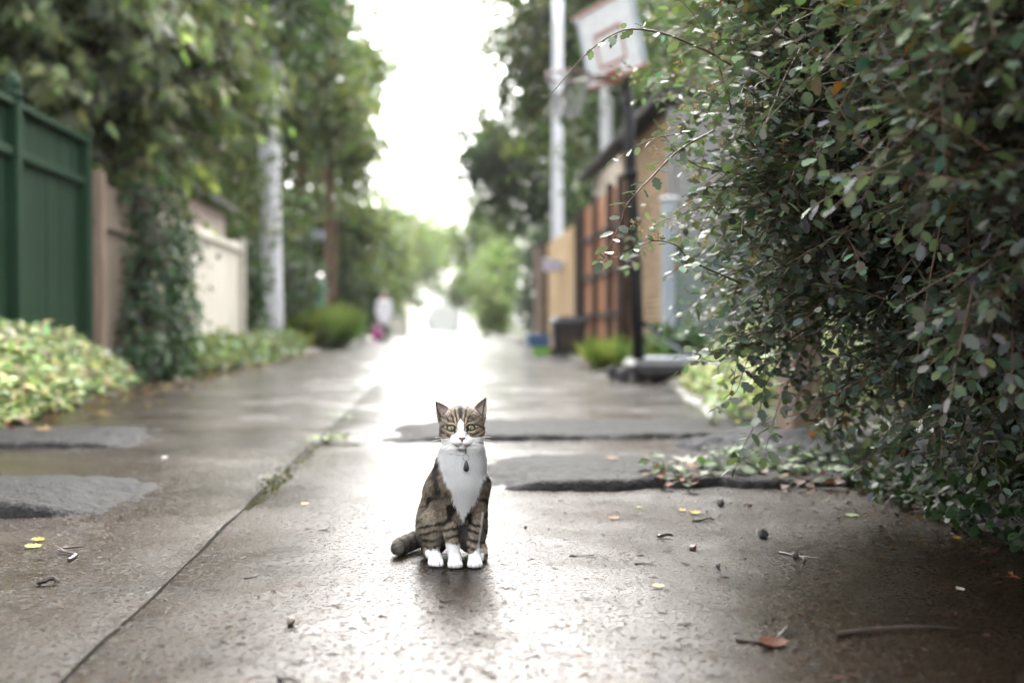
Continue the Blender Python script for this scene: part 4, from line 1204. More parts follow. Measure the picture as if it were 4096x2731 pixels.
HX = .0115
def cat_field():
    f = Field((-.185, -.055, -.008), (.115, .275, .425), .0018)
    # trunk, turned so that the rump sits back and to one side
    f.cone((.004, .058, .232), .054, (-.014, .110, .155), .064, .02)
    f.cone((-.014, .110, .155), .064, (-.016, .165, .088), .076, .02)
    f.ell((.012, .032, .205), (.055, .045, .068), .02)
    f.ell((.012, .036, .150), (.036, .036, .060), .018)
    f.cone((.0125, .046, .252), .0555, (.0135, .038, .304), .0485, .018)
    # fore legs
    f.cone((-.030, .036, .190), .036, (-.0235, .048, .115), .0230, .014)
    f.cone((-.0235, .048, .115), .0230, (-.0115, .018, .050), .0148, .008)
    f.cone((-.0115, .018, .050), .0148, (-.0065, .006, .019), .0148, .006)
    f.cone((.050, .038, .190), .030, (.0505, .050, .118), .0220, .014)
    f.cone((.0505, .050, .118), .0220, (.0385, .020, .050), .0148, .008)
    f.cone((.0385, .020, .050), .0148, (.0410, .006, .019), .0148, .006)
    for cx in (-.0060, .0410):
        f.ell((cx, -.002, .0125), (.0165, .024, .0120), .006)
        for dx, dy in ((-.0122, .003), (-.0043, -.002), (.0043, -.002), (.0122, .003)):
            f.ell((cx + dx, -.0185 + dy, .0085), (.0062, .0095, .0085), .0025)
    # hind quarters
    f.ell((-.056, .120, .074), (.044, .074, .072), .02)
    f.ell((.034, .128, .076), (.042, .070, .072), .02)
    f.cone((-.066, .085, .020), .019, (-.052, .026, .0155), .0158, .01)
    f.ell((-.052, .016, .0125), (.0180, .021, .0120), .006)
    for dx, dy in ((-.016, .006), (-.006, -.001), (.0055, -.003), (.015, 0)):
        f.ell((-.0515 + dx * .82, -.000 + dy, .0082), (.0065, .009, .0085), .0025)
    f.cone((.058, .10, .018), .018, (.060, .045, .014), .015, .01)
    # tail laid out to the side
    T = bez([(-.02, .215, .055), (-.06, .222, .030), (-.105, .190, .0235), (-.136, .150, .0195), (-.1445, .122, .0190)], 9)
    rr = [.024, .022, .021, .0205, .020, .0195, .019, .0185, .0170]
    for i in range(8): f.cone(T[i], rr[i], T[i + 1], rr[i + 1], .006)
    # head
    f.ell((HX, .036, .337), (.0505, .047, .043), .01)
    f.ell((HX, .038, .355), (.0445, .034, .027), .012)
    for s in (-1, 1):
        f.ell((HX + s * .0300, .025, .321), (.0245, .029, .027), .012)
    f.ell((HX, .020, .300), (.032, .030, .019), .010)
    f.cone((HX, .004, .348), .0130, (HX, -.0185, .313), .0078, .010)
    for s in (-1, 1):
        f.ell((HX - .001 + s * .0112, -.0150, .3025), (.0145, .0140, .0110), .004)
        f.ell((HX + s * .0225, -.0185, .3335), (.0105, .0095, .0085), .006, sub=True)     # eye sockets
    f.ell((HX - .002, -.0085, .2895), (.0125, .0125, .0085), .006)
    # ears: thin, cupped triangles
    for (tip, outer, inner, yt) in ((( -.0520, .3945), (-.0430, .3400), (-.0050, .3660), .040), ((.0705, .4020), (.0655, .3400), (.0285, .3660), .040)):
        lo = np.array([min(tip[0], outer[0], inner[0]) - .006, .012, .335]); hi = np.array([max(tip[0], outer[0], inner[0]) + .006, .066, tip[1] + .006])
        sl, (x, y, z) = f.region(lo, hi, .012)
        tri = [tip, outer, inner]
        cen = np.mean(tri, 0)
        e2 = np.full(np.broadcast(x, z).shape, -1e3, np.float32)
        for i in range(3):
            a, b = np.array(tri[i]), np.array(tri[(i + 1) % 3]); t = b - a; nn = np.array([t[1], -t[0]]) / np.hypot(*t)
            if nn @ (cen - a) > 0: nn = -nn
            dd = (x - a[0]) * nn[0] + (z - a[1]) * nn[1]
            bul = 0.0028 if i != 1 else 0
            tt = ((x - a[0]) * t[0] + (z - a[1]) * t[1]) / (t @ t)
            e2 = np.maximum(e2, dd - bul * 4 * np.clip(tt, 0, 1) * (1 - np.clip(tt, 0, 1)))
        # cup: middle of the ear lies further back than its edges
        dist = np.clip(-e2 / .011, 0, 1)
        yc = yt - .008 + .013 * np.sqrt(dist) + (z - .37) * .10
        th = .0019 + .006 * np.clip((.378 - z) / .03, 0, 1)
        e = np.maximum(e2, np.abs(y - yc) - th)
        f.put(sl, e.astype(np.float32), .0025)
    f.d = np.maximum(f.d, -(f.ax[2] - .0008)[None, None, :])
    return f

def cat_color(P, N):
    """coat pattern in the cat's own frame: brown tabby with white bib, blaze and socks"""
    x, y, z = P[:, 0], P[:, 1], P[:, 2]
    n = len(P)
    cx = 690 + x / .000288; cz = 1490 - z / .000288            # pattern drawing units
    hx = (x / .000288 + 272) / .4; hz = (1427.3 - z / .000288) / .4
    front = N[:, 1] < .35
    BR = np.array([.225, .184, .138]); DK = np.array([.012, .010, .009]); CR = np.array([.46, .345, .215]); WH = np.array([.88, .87, .85]); GR = np.array([.085, .074, .062])
    fine = vnoise(P, 420, 1); mid = fbm(P, 60, 2, 3)
    base = BR * (.40 + 1.2 * fine[:, None]) * (.75 + .5 * mid[:, None])
    base = base * (1 - .35 * sstep(.10, .22, y)[:, None]) + GR * (.35 * sstep(.10, .22, y))[:, None]
    warp = .024 * (fbm(P, 26, 7, 3) - .5)
    # flank stripes: slanting bands, broken
    u = (z * .80 - x * .55 + y * .50 + warp * 1.9) / .0190
    st = sstep(.20, .75, np.sin(2 * np.pi * u) + 1.5 * (fbm(P, 55, 4, 3) - .5))
    brk = sstep(.27, .50, fbm(P, 46, 9, 3))
    dark = .92 * st * brk
    # dark saddle line down the side behind the shoulder
    sd = seg_d(cx, cz, (505, 640), (520, 800)); sd = np.minimum(sd, seg_d(cx, cz, (520, 800), (530, 960))); sd = np.minimum(sd, seg_d(cx, cz, (530, 960), (560, 1040)))
    dark = np.maximum(dark, .85 * sstep(38, 14, sd + 22 * (mid - .5)) * front)
    # fore-leg bars
    legs = (y < .075) & (z < .175) & (z > .02)
    lb = (z + .30 * np.abs(x - .014) + warp * .75 + .004 * np.sign(x - .014)) / (.0178 + .007 * sstep(.09, .16, z))
    ld = sstep(.0, .6, np.sin(2 * np.pi * lb + .8) + 1.1 * (fbm(P, 70, 14, 3) - .5))
    legmask = sstep(.178, .160, z) * (legs & (np.abs(x - .013) > .006))
    dark = np.where(legs, dark * .25 * (1 - legmask) + ld * .97 * legmask, dark)
    tail = (x < -.085) & (z < .06)
    base = np.where(tail[:, None], base * np.array([.62, .68, .76]), base)
    dark = np.where(tail, .5 * sstep(.0, .5, np.sin(2 * np.pi * (x + y * .6) / .03 + 1)), dark)
    col = base * (1 - dark[:, None]) + DK * dark[:, None]
    # lighter inner thigh
    lt = sstep(60, 10, seg_d(cx, cz, (560, 1240), (540, 1330))) * front * .45
    col = col * (1 - lt[:, None]) + np.array([.30, .25, .20]) * lt[:, None]
    # -------- head
    head = (z > .283) & (y < .078)
    hd = np.where(head, 1.0, 0.0)
    hb = BR * np.array([1.0, .98, .95]) * (.45 + 1.15 * vnoise(P, 620, 5)[:, None]) * .9
    hs = .55 * sstep(.2, .7, np.sin(2 * np.pi * (hz * .010 + hx * .004 * np.sign(hx - 750)) ) + .9 * (fbm(P, 110, 6, 2) - .5)) * (hz > 420)
    hcol = hb * (1 - hs[:, None]) + DK * hs[:, None]
    def stroke(c, pts, w, colr, a=1.0, soft=.5):
        d = np.full(n, 1e9)
        for i in range(len(pts) - 1): d = np.minimum(d, seg_d(hx, hz, pts[i], pts[i + 1]))
        k = a * sstep(w * (1 + soft) / 2, w * (1 - soft) / 2, d + 5 * (fine - .5))
        return c * (1 - k[:, None]) + np.array(colr) * k[:, None]
    # crown and forehead stripes
    hcol = stroke(hcol, [(600, 250), (690, 240), (820, 235), (900, 250)], 75, DK * 1.4, .8)
    hcol = stroke(hcol, [(740, 270), (745, 390), (740, 440)], 95, DK, .92)
    hcol = stroke(hcol, [(630, 330), (640, 400), (665, 560)], 38, DK, .9)
    hcol = stroke(hcol, [(860, 330), (850, 400), (820, 560)], 38, DK, .9)
    hcol = stroke(hcol, [(560, 420), (590, 500), (608, 600)], 30, DK, .85)
    hcol = stroke(hcol, [(930, 430), (905, 500), (885, 600)], 30, DK, .85)
    hcol = stroke(hcol, [(470, 480), (500, 560)], 40, DK, .7)
    hcol = stroke(hcol, [(960, 480), (1010, 490)], 50, DK, .7)
    hcol = stroke(hcol, [(630, 470), (650, 600)], 26, CR * 1.1, .85)
    hcol = stroke(hcol, [(690, 420), (700, 500)], 24, CR * 1.0, .7)
    hcol = stroke(hcol, [(800, 420), (790, 500)], 22, CR * 1.0, .7)
    hcol = stroke(hcol, [(855, 480), (835, 600)], 26, CR * 1.1, .85)
    # cream ear-root bands and cream round the eyes
    hcol = stroke(hcol, [(360, 440), (430, 420), (520, 370)], 34, CR * 1.25, .8)
    hcol = stroke(hcol, [(1010, 390), (1120, 440), (1180, 490)], 30, CR * 1.25, .8)
    for (ex, ez, s) in ((550, 680, -1), (955, 668, 1)):
        hcol = stroke(hcol, [(ex - s * 95, ez + 45), (ex - s * 75, ez - 30), (ex - s * 40, ez - 75)], 52, CR * 1.25, .95)
        hcol = stroke(hcol, [(ex + s * 95, ez - 20), (ex + s * 50, ez + 75), (ex - s * 40, ez + 95)], 44, CR * 1.25, .95)
        hcol = stroke(hcol, [(ex - s * 60, ez - 72), (ex + s * 40, ez - 92)], 30, CR, .8)
        d = np.hypot((hx - ex) / 1.32, hz - ez)
        k = sstep(88, 74, d); hcol = hcol * (1 - k[:, None]) + DK * k[:, None]
        hcol = stroke(hcol, [(ex - s * 90, ez + 70), (ex - s * 60, ez + 45)], 34, DK, 1)
    # eye liner running to the cheek, cheek stripes
    hcol = stroke(hcol, [(480, 630), (400, 640), (355, 690), (345, 800)], 30, DK, .95)
    hcol = stroke(hcol, [(1040, 615), (1110, 625), (1165, 670), (1235, 720)], 30, DK, .95)
    hcol = stroke(hcol, [(370, 760), (430, 850), (530, 850)], 48, DK, .7)
    hcol = stroke(hcol, [(920, 790), (1010, 820), (1110, 770)], 36, DK, .75)
    hcol = stroke(hcol, [(1120, 830), (1200, 770)], 46, CR, .55)
    hcol = stroke(hcol, [(380, 840), (440, 830)], 40, CR, .5)
    # ears: pale fur inside, dark rims
    earz = (z > .360) & ((x < HX - .030) | (x > HX + .030)) & (z > .352 + .10 * np.abs(x - HX))
    ein = earz & (N[:, 1] < -.25)
    eo = earz & ~ein
    ec = np.array([.30, .24, .21]) * (.6 + .8 * vnoise(P * np.array([1, 1, .3]), 500, 8)[:, None])
    hcol = np.where(ein[:, None], ec, hcol)
    hcol = np.where(eo[:, None], np.array([.075, .052, .045]), hcol)
    hcol = stroke(hcol, [(225, 150), (250, 300), (320, 480)], 44, (.045, .03, .03), .9)
    hcol = stroke(hcol, [(1285, 80), (1240, 300), (1215, 470)], 34, (.045, .03, .03), .9)
    hcol = stroke(hcol, [(300, 150), (430, 225), (550, 310)], 22, CR * .8, .7)
    hcol = stroke(hcol, [(1260, 90), (1100, 200), (1000, 310)], 22, CR * .8, .7)
    col = col * (1 - hd[:, None]) + hcol * hd[:, None]
    # -------- white
    jag = 26 * (vnoise(P * np.array([1, 1, .45]), 300, 12) - .5) + 16 * (vnoise(P, 130, 13) - .5)
    face = [(742, 478), (700, 545), (678, 640), (690, 720), (640, 785), (555, 832), (532, 905), (345, 918), (260, 1010), (200, 1300), (1400, 1300), (1330, 1000), (1270, 800), (1180, 885), (985, 882), (890, 806), (806, 722), (806, 640), (806, 560)]
    wf = sstep(8, -8, poly_sd(hx, hz, face) + jag) * (z > .262) * (y < .062)
    bib = [(545, 470), (543, 590), (560, 690), (600, 770), (638, 860), (660, 950), (695, 1010), (738, 1110), (770, 1020), (832, 960), (872, 850), (905, 765), (945, 700), (975, 640), (985, 540), (960, 430)]
    wb = sstep(7, -7, poly_sd(cx, cz, bib) + jag * .8) * (N[:, 1] < .45) * (y < .085)
    w = np.maximum(wf, wb)
    ll = (x < .0125)
    sock = np.where(ll, 1302 + .10 * (cx - 655), 1392 - .9 * np.clip(cx - 800, 0, 60))
    wsock = sstep(-6, 6, cz - sock + jag * .5) * (y < np.where(x > .012, .034, .060)) * (x > -.0275) * (x < .064)
    strip = .55 * sstep(12, 4, seg_d(cx, cz, (904, 1060), (856, 1370)) + jag * .3) * (y < .06)
    hp = sstep(-10, 10, cz - 1378 - .35 * np.clip(480 - cx, 0, 200) + jag) * (x < -.02) * (x > -.082) * (y < .062)
    w = np.maximum.reduce([w, wsock, strip * .9, hp])
    whc = WH * (.93 + .09 * fine[:, None])
    # toe clefts
    tl = np.full(n, 1e9)
    for (a, b) in (((640, 1455), (640, 1492)), ((676, 1450), (678, 1495)), ((712, 1455), (714, 1492)), ((800, 1445), (800, 1485)), ((838, 1445), (840, 1485)), ((872, 1448), (875, 1482)), ((540, 1430), (540, 1475)), ((572, 1435), (574, 1475))):
        tl = np.minimum(tl, seg_d(cx, cz, a, b))
    whc = whc * (1 - .45 * sstep(6, 2, tl)[:, None] * (y < .01)[:, None])
    # mouth line
    ml = np.minimum(seg_d(hx, hz, (752, 990), (752, 1035)), np.minimum(seg_d(hx, hz, (752, 1035), (690, 1048)), seg_d(hx, hz, (752, 1035), (815, 1045))))
    whc = whc * (1 - .6 * (sstep(20, 8, ml) * (y < .01))[:, None])
    col = col * (1 - w[:, None]) + whc * w[:, None]
    # belly between the legs stays grey
    bg = (z < .115) & (x > .002) & (x < .026) & (y > .012)
    col = np.where((bg & (w < .5))[:, None], np.array([.22, .20, .18]), col)
    return np.clip(col, .004, .9), w

def build_cat():
    o = G(1051, 1300)
    root = empty('cat', (o[0], o[1], 0), 'brown tabby cat with white bib and socks sitting on the wet concrete', 'cat')
    V, F = cat_field().mesh(1)
    # keep the largest shell only
    N = vnormals(V, F)
    C, w = cat_color(V, N)
    M['cat_skin'] = mat_attr('cat_coat', .75, .25)
    M['cat_fur'] = mat_attr('cat_fur', .65, .25, use_nrm=True)
    zr = float(road_z(np.array([o[0]]), np.array([o[1]]))[0]) + .001
    root.location = (o[0], o[1], zr)
    off = np.array(root.location)
    body = add('body', V + off, F, M['cat_skin'], root, smooth=True, col=C)
    def front_y(x, z, r=.003):
        m = (np.abs(V[:, 0] - x) < r) & (np.abs(V[:, 2] - z) < r); return V[m, 1].min()
    # eyes --------------------------------------------------------------
    eyes = []
    for (ex, ez, s) in ((550, 682, -1), (957, 668, 1)):
        x = (.4 * ex - 272) * .000288; z = (1427.3 - .4 * ez) * .000288
        y = front_y(x, z)
        eyes.append((x, z))
        n1, n2 = 40, 20
        th = np.linspace(0, 2 * np.pi, n1, endpoint=False); ph = np.linspace(0, np.pi * .5, n2)
        sl = -s * .22
        Vv = []; Cc = []
        for p in ph:
            for t in th:
                a, b = math.sin(p) * math.cos(t), math.sin(p) * math.sin(t)
                u, v_ = a * .0099, b * .0078
                v_ *= (1 - abs(a) ** 3 * .35) * (.80 if v_ > 0 else .93)
                X_ = u * math.cos(sl) - v_ * math.sin(sl); Z_ = u * math.sin(sl) + v_ * math.cos(sl)
                Vv.append((x + X_, y + .0036 - .0062 * math.cos(p), z + Z_))
                rad = math.hypot(u / .0088, v_ / .0079)
                c_ = np.array([.25, .25, .115]) * (1.15 - .5 * rad) if rad < .90 else np.array([.01, .008, .008])
                if abs(u) < .00125 * (1 - min(1, (v_ / .0058) ** 2)) + .00025 and abs(v_) < .0060: c_ = np.array([.004, .004, .004])
                elif rad < .90: c_ = c_ * (1.0 if v_ < .0015 else .62)  # upper iris darkened: shade of the lid put into the eye colour
                if v_ > .0046: c_ = np.array([.010, .008, .008])
                Cc.append(c_)
        Fv = []
        for i in range(n2 - 1):
            for j in range(n1):
                k = (j + 1) % n1; Fv.append((i*n1+j, i*n1+k, (i+1)*n1+k, (i+1)*n1+j))
        M.setdefault('cat_eye', mat_attr('cat_eye', .06, .6))
        add('eye', np.array(Vv) + off, np.array(Fv, np.int32), M['cat_eye'], root, smooth=True, col=np.array(Cc))
    # nose ---------------------------------------------------------------
    ny = front_y(HX - .0005, .3065)
    fn = Field((HX - .02, ny - .02, .292), (HX + .02, ny + .02, .322), .0008)
    for s in (-1, 1):
        fn.ell((HX - .001 + s * .0042, ny + .0015, .3105), (.0048, .0038, .0026), .003)
    fn.ell((HX - .001, ny + .0012, .3065), (.0030, .0034, .0052), .003)
    Vn, Fn = fn.mesh(1)
    dn = np.minimum(np.hypot(Vn[:, 0] - HX + .001 - .0052, Vn[:, 2] - .3090), np.hypot(Vn[:, 0] - HX + .001 + .0052, Vn[:, 2] - .3090))
    cn = np.where((dn < .0026)[:, None], np.array([.02, .012, .014]), np.array([.17, .075, .06]))
    cn = np.where((Vn[:, 2] > .3118)[:, None], np.array([.06, .03, .032]), cn)
    M['cat_nose'] = mat_attr('cat_nose', .35, .5)
    add('nose', Vn + off, Fn, M['cat_nose'], root, smooth=True, col=cn)
    # whiskers ---------------------------------------------------------------
    M['whisker'] = mat_plain('whisker', (.85, .85, .84), .4)
    for s in (-1, 1):
        for k in range(7):
            a = np.array([HX + s * (.014 + .0015 * (k % 3)), front_y(HX + s * .0145, .304) + .001, .3075 - .0025 * (k // 2)])
            L = .050 + .010 * rng.random()
            e = a + np.array([s * L, .006 + .01 * rng.random(), .004 - .0085 * k * (.8 + .3 * rng.random())])
            m_ = (a + e) / 2 + np.array([0, -.006, .004])
            add('whisker', *tube(bez([a, m_, e], 7) + off, np.linspace(.00042, .00012, 7), 4), M['whisker'], root, smooth=True)
    # collar, ring and tag ------------------------------------------------------
    M['collar'] = mat_plain('collar', (.02, .018, .022), .6)
    M['tag_black'] = mat_plain('tag_enamel', (.012, .010, .016), .25)
    M['steel'] = mat_plain('steel', (.35, .34, .33), .3, 1.0)
    a = np.linspace(0, 2 * np.pi, 41)
    cc = np.array([.0105, .043, .280])
    cl = cc + np.stack([.0455 * np.cos(a), .0492 * np.sin(a), .009 * np.sin(a) - .003], 1)
    col_o = add('collar', *tube(cl + off, .0042, 8, False), M['collar'], root, smooth=True)
    rx, rz_ = (757 - 690) * .000288, (1490 - 570) * .000288
    fy = min(front_y(rx, rz_), front_y(rx, rz_ + .008), front_y(rx, rz_ - .008)) - .0135
    ring = np.stack([rx + .0072 * np.cos(a), fy + 0 * a, rz_ + .0072 * np.sin(a)], 1)
    add('ring', *tube(ring + off, .00075, 6, False), M['steel'], col_o, smooth=True)
    add('ring_link', *tube(np.array([(rx, fy + .001, rz_ + .0072), (rx + .0002, fy + .006, rz_ + .014), (rx, fy + .014, rz_ + .019)]) + off, .0016, 6), M['collar'], col_o, smooth=True)
    tz = (1490 - 642) * .000288; tx = (761 - 690) * .000288
    prof = [(.0008, -.0125), (.0042, -.0112), (.0062, -.0075), (.0066, -.003), (.0056, .003), (.0038, .0085), (.0024, .0120), (.0016, .0138), (.0004, .0146)]
    Vt, Ft = lathe(prof, 18)
    Vt = Vt * np.array([1, .38, 1]) + np.array([tx, fy - .001, tz - .001])
    add('name_tag', Vt + off, Ft, M['tag_black'], col_o, smooth=True)
    # fur ---------------------------------------------------------------------
    A = .5 * np.linalg.norm(np.cross(V[F[:, 2]] - V[F[:, 0]], V[F[:, 3]] - V[F[:, 1]]), axis=1)
    n = 210000
    fc = V[F].mean(1)
    wgt = A * np.where(fc[:, 2] > .28, 2.2, 1.0)
    pick = rng.choice(len(F), n, p=wgt / wgt.sum())
    b = rng.dirichlet((1, 1, 1, 1), n)
    p = (V[F[pick]] * b[:, :, None]).sum(1); nn = unit((N[F[pick]] * b[:, :, None]).sum(1))
    keep = np.ones(n, bool)
    for (ex, ez) in eyes:
        keep &= ~((np.hypot((p[:, 0] - ex) / 1.25, p[:, 2] - ez) < .0098) & (p[:, 1] < .03))
    keep &= ~((np.hypot((p[:, 0] - HX + .001) / 1.3, p[:, 2] - .308) < .0075) & (p[:, 1] < 0))
    keep &= p[:, 2] > .003
    p, nn = p[keep], nn[keep]; n = len(p)
    cf, wf = cat_color(p, nn)
    flow = np.tile(np.array([0, .25, -1.0]), (n, 1))
    headm = p[:, 2] > .285
    rad = unit(p - np.array([HX, -.03, .306])); rad[:, 1] += .35
    flow = np.where(headm[:, None], rad, flow)
    tailm = (p[:, 0] < -.085) & (p[:, 2] < .055)
    flow = np.where(tailm[:, None], np.array([-1.0, -.6, -.1]), flow)
    haunch = (~headm) & (p[:, 1] > .06) & (p[:, 2] < .16)
    flow = np.where((haunch & ~tailm)[:, None], np.array([-.1, .6, -.8]), flow)
    paw = p[:, 2] < .035
    flow = np.where((paw & ~tailm)[:, None], np.array([0, -.7, -.6]), flow)
    flow = flow + rng.normal(size=(n, 3)) * .22
    tdir = unit(flow - nn * np.sum(flow * nn, 1, keepdims=True))
    ln = np.full(n, .0120)
    ln = np.where(wf > .5, .0115, ln)
    ln = np.where((p[:, 2] < .17) & (p[:, 1] < .07) & ((wf < .5) | (p[:, 2] < .10)), .0060, ln)
    ln = np.where(paw, .0032, ln); ln = np.where(tailm, .0105, ln)
    ln = np.where(headm, .0052, ln)
    face = headm & (p[:, 1] < .004); ln = np.where(face, .0030, ln)
    ear = headm & (p[:, 2] > .365) & (np.abs(p[:, 0] - HX) > .030); ln = np.where(ear, .0030, ln)
    ln = ln * np.where(rng.random(n) < .06, rng.uniform(1.3, 1.8, n), rng.uniform(.6, 1.25, n))
    lift = np.where(headm, .34, .42) * rng.uniform(.6, 1.4, n)
    d1 = unit(tdir + nn * lift[:, None])
    side = unit(np.cross(d1, nn + rng.normal(size=(n, 3)) * .5))
    wd = np.where(headm, .00042, .00056)[:, None] * rng.uniform(.7, 1.3, (n, 1))
    tip = p + d1 * ln[:, None] - nn * (ln * .10)[:, None]
    Vf = np.stack([p - side * wd - nn * .0006, p + side * wd - nn * .0006, tip], 1).reshape(-1, 3)
    Vf[:, 2] = np.maximum(Vf[:, 2], .0004)
    Ff = np.arange(3 * n, dtype=np.int32).reshape(-1, 3)
    tb = (wf < .4)[:, None]                                   # agouti coat: black, buff and plain hairs mixed
    pick_ = rng.random((n, 1))
    cl_ = vnoise(p, 190, 41)[:, None]
    tv = cf * np.where(tb, rng.uniform(.55, 1.35, (n, 1)) * (.6 + .8 * cl_), rng.uniform(.84, 1.06, (n, 1)))
    tv = np.where(tb & (pick_ < .20), tv * .35, tv); tv = np.where(tb & (pick_ > .84) & (cf.mean(1, keepdims=True) > .07), tv * 1.2 + np.array([.11, .088, .06]), tv)
    root_c = np.clip(tv * .95, 0, .90); tip_c = np.clip(tv * 1.12, 0, .92)
    Cf = np.stack([root_c, root_c, tip_c], 1).reshape(-1, 3)
    Nf = np.repeat(unit(nn * .85 + d1 * .25), 3, axis=0)
    tag(add('fur', Vf + off, Ff, M['cat_fur'], body, col=Cf, nrm=Nf), kind='stuff')
build_cat()

# ================================================================== PERSON AND BAG
def person():
    q = G(882, 784); o = np.array([q[0], q[1], 0.0])
    root = empty('person', o, 'person in a long white coat and navy trousers standing far down the alley', 'person')
    f = Field((-.42, -.24, -.01), (.42, .24, 1.72), .008)
    def cone(a, ra, b, rb, k=.03): f.cone(a, ra, b, rb, k)
    f.ell((0, 0, 1.56), (.075, .092, .115), .02)                 # head
    f.ell((0, -.088, 1.55), (.014, .02, .022), .012)            # nose
    for s in (-1, 1): f.ell((s * .076, .005, 1.555), (.012, .02, .03), .008)
    cone((0, .005, 1.47), .052, (0, .01, 1.38), .058)
    cone((0, .01, 1.34), .12, (0, .005, 1.08), .115); f.ell((0, .01, 1.28), (.17, .10, .13), .05)
    f.ell((0, .01, .96), (.155, .115, .13), .05)
    for s in (-1, 1):
        cone((s * .17, .01, 1.36), .055, (s * .215, .03, 1.10), .043); cone((s * .215, .03, 1.10), .042, (s * .225, -.02, .87), .030)
        f.ell((s * .225, -.028, .815), (.018, .032, .045), .012)
        for k in range(4):
            a = np.array([s * .225, -.052 + .016 * k, .785]); f.cone(a, .0095, a + [0, -.004, -.05 - .012 * (k in (1, 2))], .0078, .004)
        f.cone((s * .220, -.05, .82), .010, (s * .214, -.075, .775), .008, .004)
        cone((s * .085, .01, .90), .082, (s * .09, -.005, .49), .056); cone((s * .09, -.005, .49), .055, (s * .092, .02, .09), .038)
        f.cone((s * .092, .02, .05), .042, (s * .10, -.13, .035), .036, .02)
    f.d = np.maximum(f.d, -(f.ax[2] - .002)[None, None, :])
    V, F = f.mesh(2)
    z, y = V[:, 2], V[:, 1]
    C = np.tile(np.array([.42, .26, .19]), (len(V), 1))
    C[(z < .95) & (np.abs(V[:, 0]) < .19)] = (.035, .035, .085)
    C[z < .075] = (.05, .04, .04)
    for s in (-1, 1): C[(np.hypot(V[:, 0] - s * .03, z - 1.575) < .011) & (y < -.05)] = (.02, .02, .02)
    C[(np.abs(V[:, 0]) < .024) & (np.abs(z - 1.505) < .008) & (y < -.06)] = (.28, .09, .08)
    M['person'] = mat_attr('person_skin_cloth', .6)
    add('body', V + o, F, M['person'], root, smooth=True, col=C)
    f = Field((-.42, -.26, .5), (.42, .26, 1.5), .010)
    f.ell((0, .01, 1.28), (.195, .125, .15), .05); f.cone((0, .01, 1.30), .15, (0, .01, 1.0), .155, .04); f.cone((0, .01, 1.0), .16, (0, .01, .72), .205, .05)
    f.cone((0, .01, 1.38), .075, (0, .02, 1.42), .068, .02)
    for s in (-1, 1):
        f.cone((s * .165, .01, 1.36), .075, (s * .22, .03, 1.10), .060, .03); f.cone((s * .22, .03, 1.10), .06, (s * .228, -.02, .90), .050, .02)
    f.d = np.maximum(f.d, -(f.ax[2] - .56)[None, None, :])
    V, F = f.mesh(2)
    M['coat'] = mat_noise('coat_white', (.84, .82, .88), (.92, .90, .94), 6, .8, .3, 20)
    add('coat', V + o, F, M['coat'], root, smooth=True)
    f = Field((-.12, -.13, 1.42), (.12, .14, 1.72), .007)
    f.ell((0, .018, 1.59), (.086, .096, .105), .02); f.ell((0, .045, 1.52), (.075, .062, .10), .02)
    f.ell((0, -.085, 1.53), (.062, .055, .085), .02, sub=True)
    V, F = f.mesh(2)
    M['hair'] = mat_noise('hair_brown', (.16, .11, .08), (.26, .19, .14), 60, .5)
    add('hair', V + o, F, M['hair'], root, smooth=True)
    # magenta bag held low in one hand
    M['magenta'] = mat_plain('bag_magenta', (.50, .04, .26), .5)
    br = empty('shopping_bag', o + [-.24, -.04, 0], 'bright magenta bag hanging low beside the person in white', 'bag')
    f = Field((-.22, -.16, .05), (.22, .16, .6), .01)
    f.ell((0, 0, .27), (.19, .12, .20), .02); f.ell((0, 0, .20), (.15, .10, .12), .03)
    V, F = f.mesh(1)
    add('sack', V + o + [-.24, -.04, 0], F, M['magenta'], br, smooth=True)
    add('handle', *tube(bez([o + [-.30, -.04, .42], o + [-.29, -.04, .62], o + [-.225, -.04, .735], o + [-.19, -.04, .62], o + [-.18, -.04, .42]], 14), .010, 6), M['magenta'], br, smooth=True)
person()

# ================================================================== THE BIG SHRUB ON THE RIGHT
LEAFC = [(.075, .092, .070), (.10, .118, .094), (.058, .074, .055), (.13, .148, .122), (.095, .120, .062)]
def leaf_mesh(c, name='leaf'):
    V, F = T_LOBED
    me = make_mesh(name, V, F.astype(np.int32), M['leaf'], col=np.tile(np.array(c), (len(V), 1)))
    return me
def put_leaf(me, parent, pos, along, normal, size):
    a = unit(np.array(along, float)); n = np.array(normal, float); n = unit(n - a * (a @ n)); b = np.cross(n, a)
    m = Matrix(np.concatenate([np.concatenate([np.stack([a, b, n], 1) * size, (np.array(pos) - np.array(parent.location)).reshape(3, 1)], 1), [[0, 0, 0, 1]]]).tolist())
    o = link('leaf', me, parent); o.matrix_basis = m
    return o

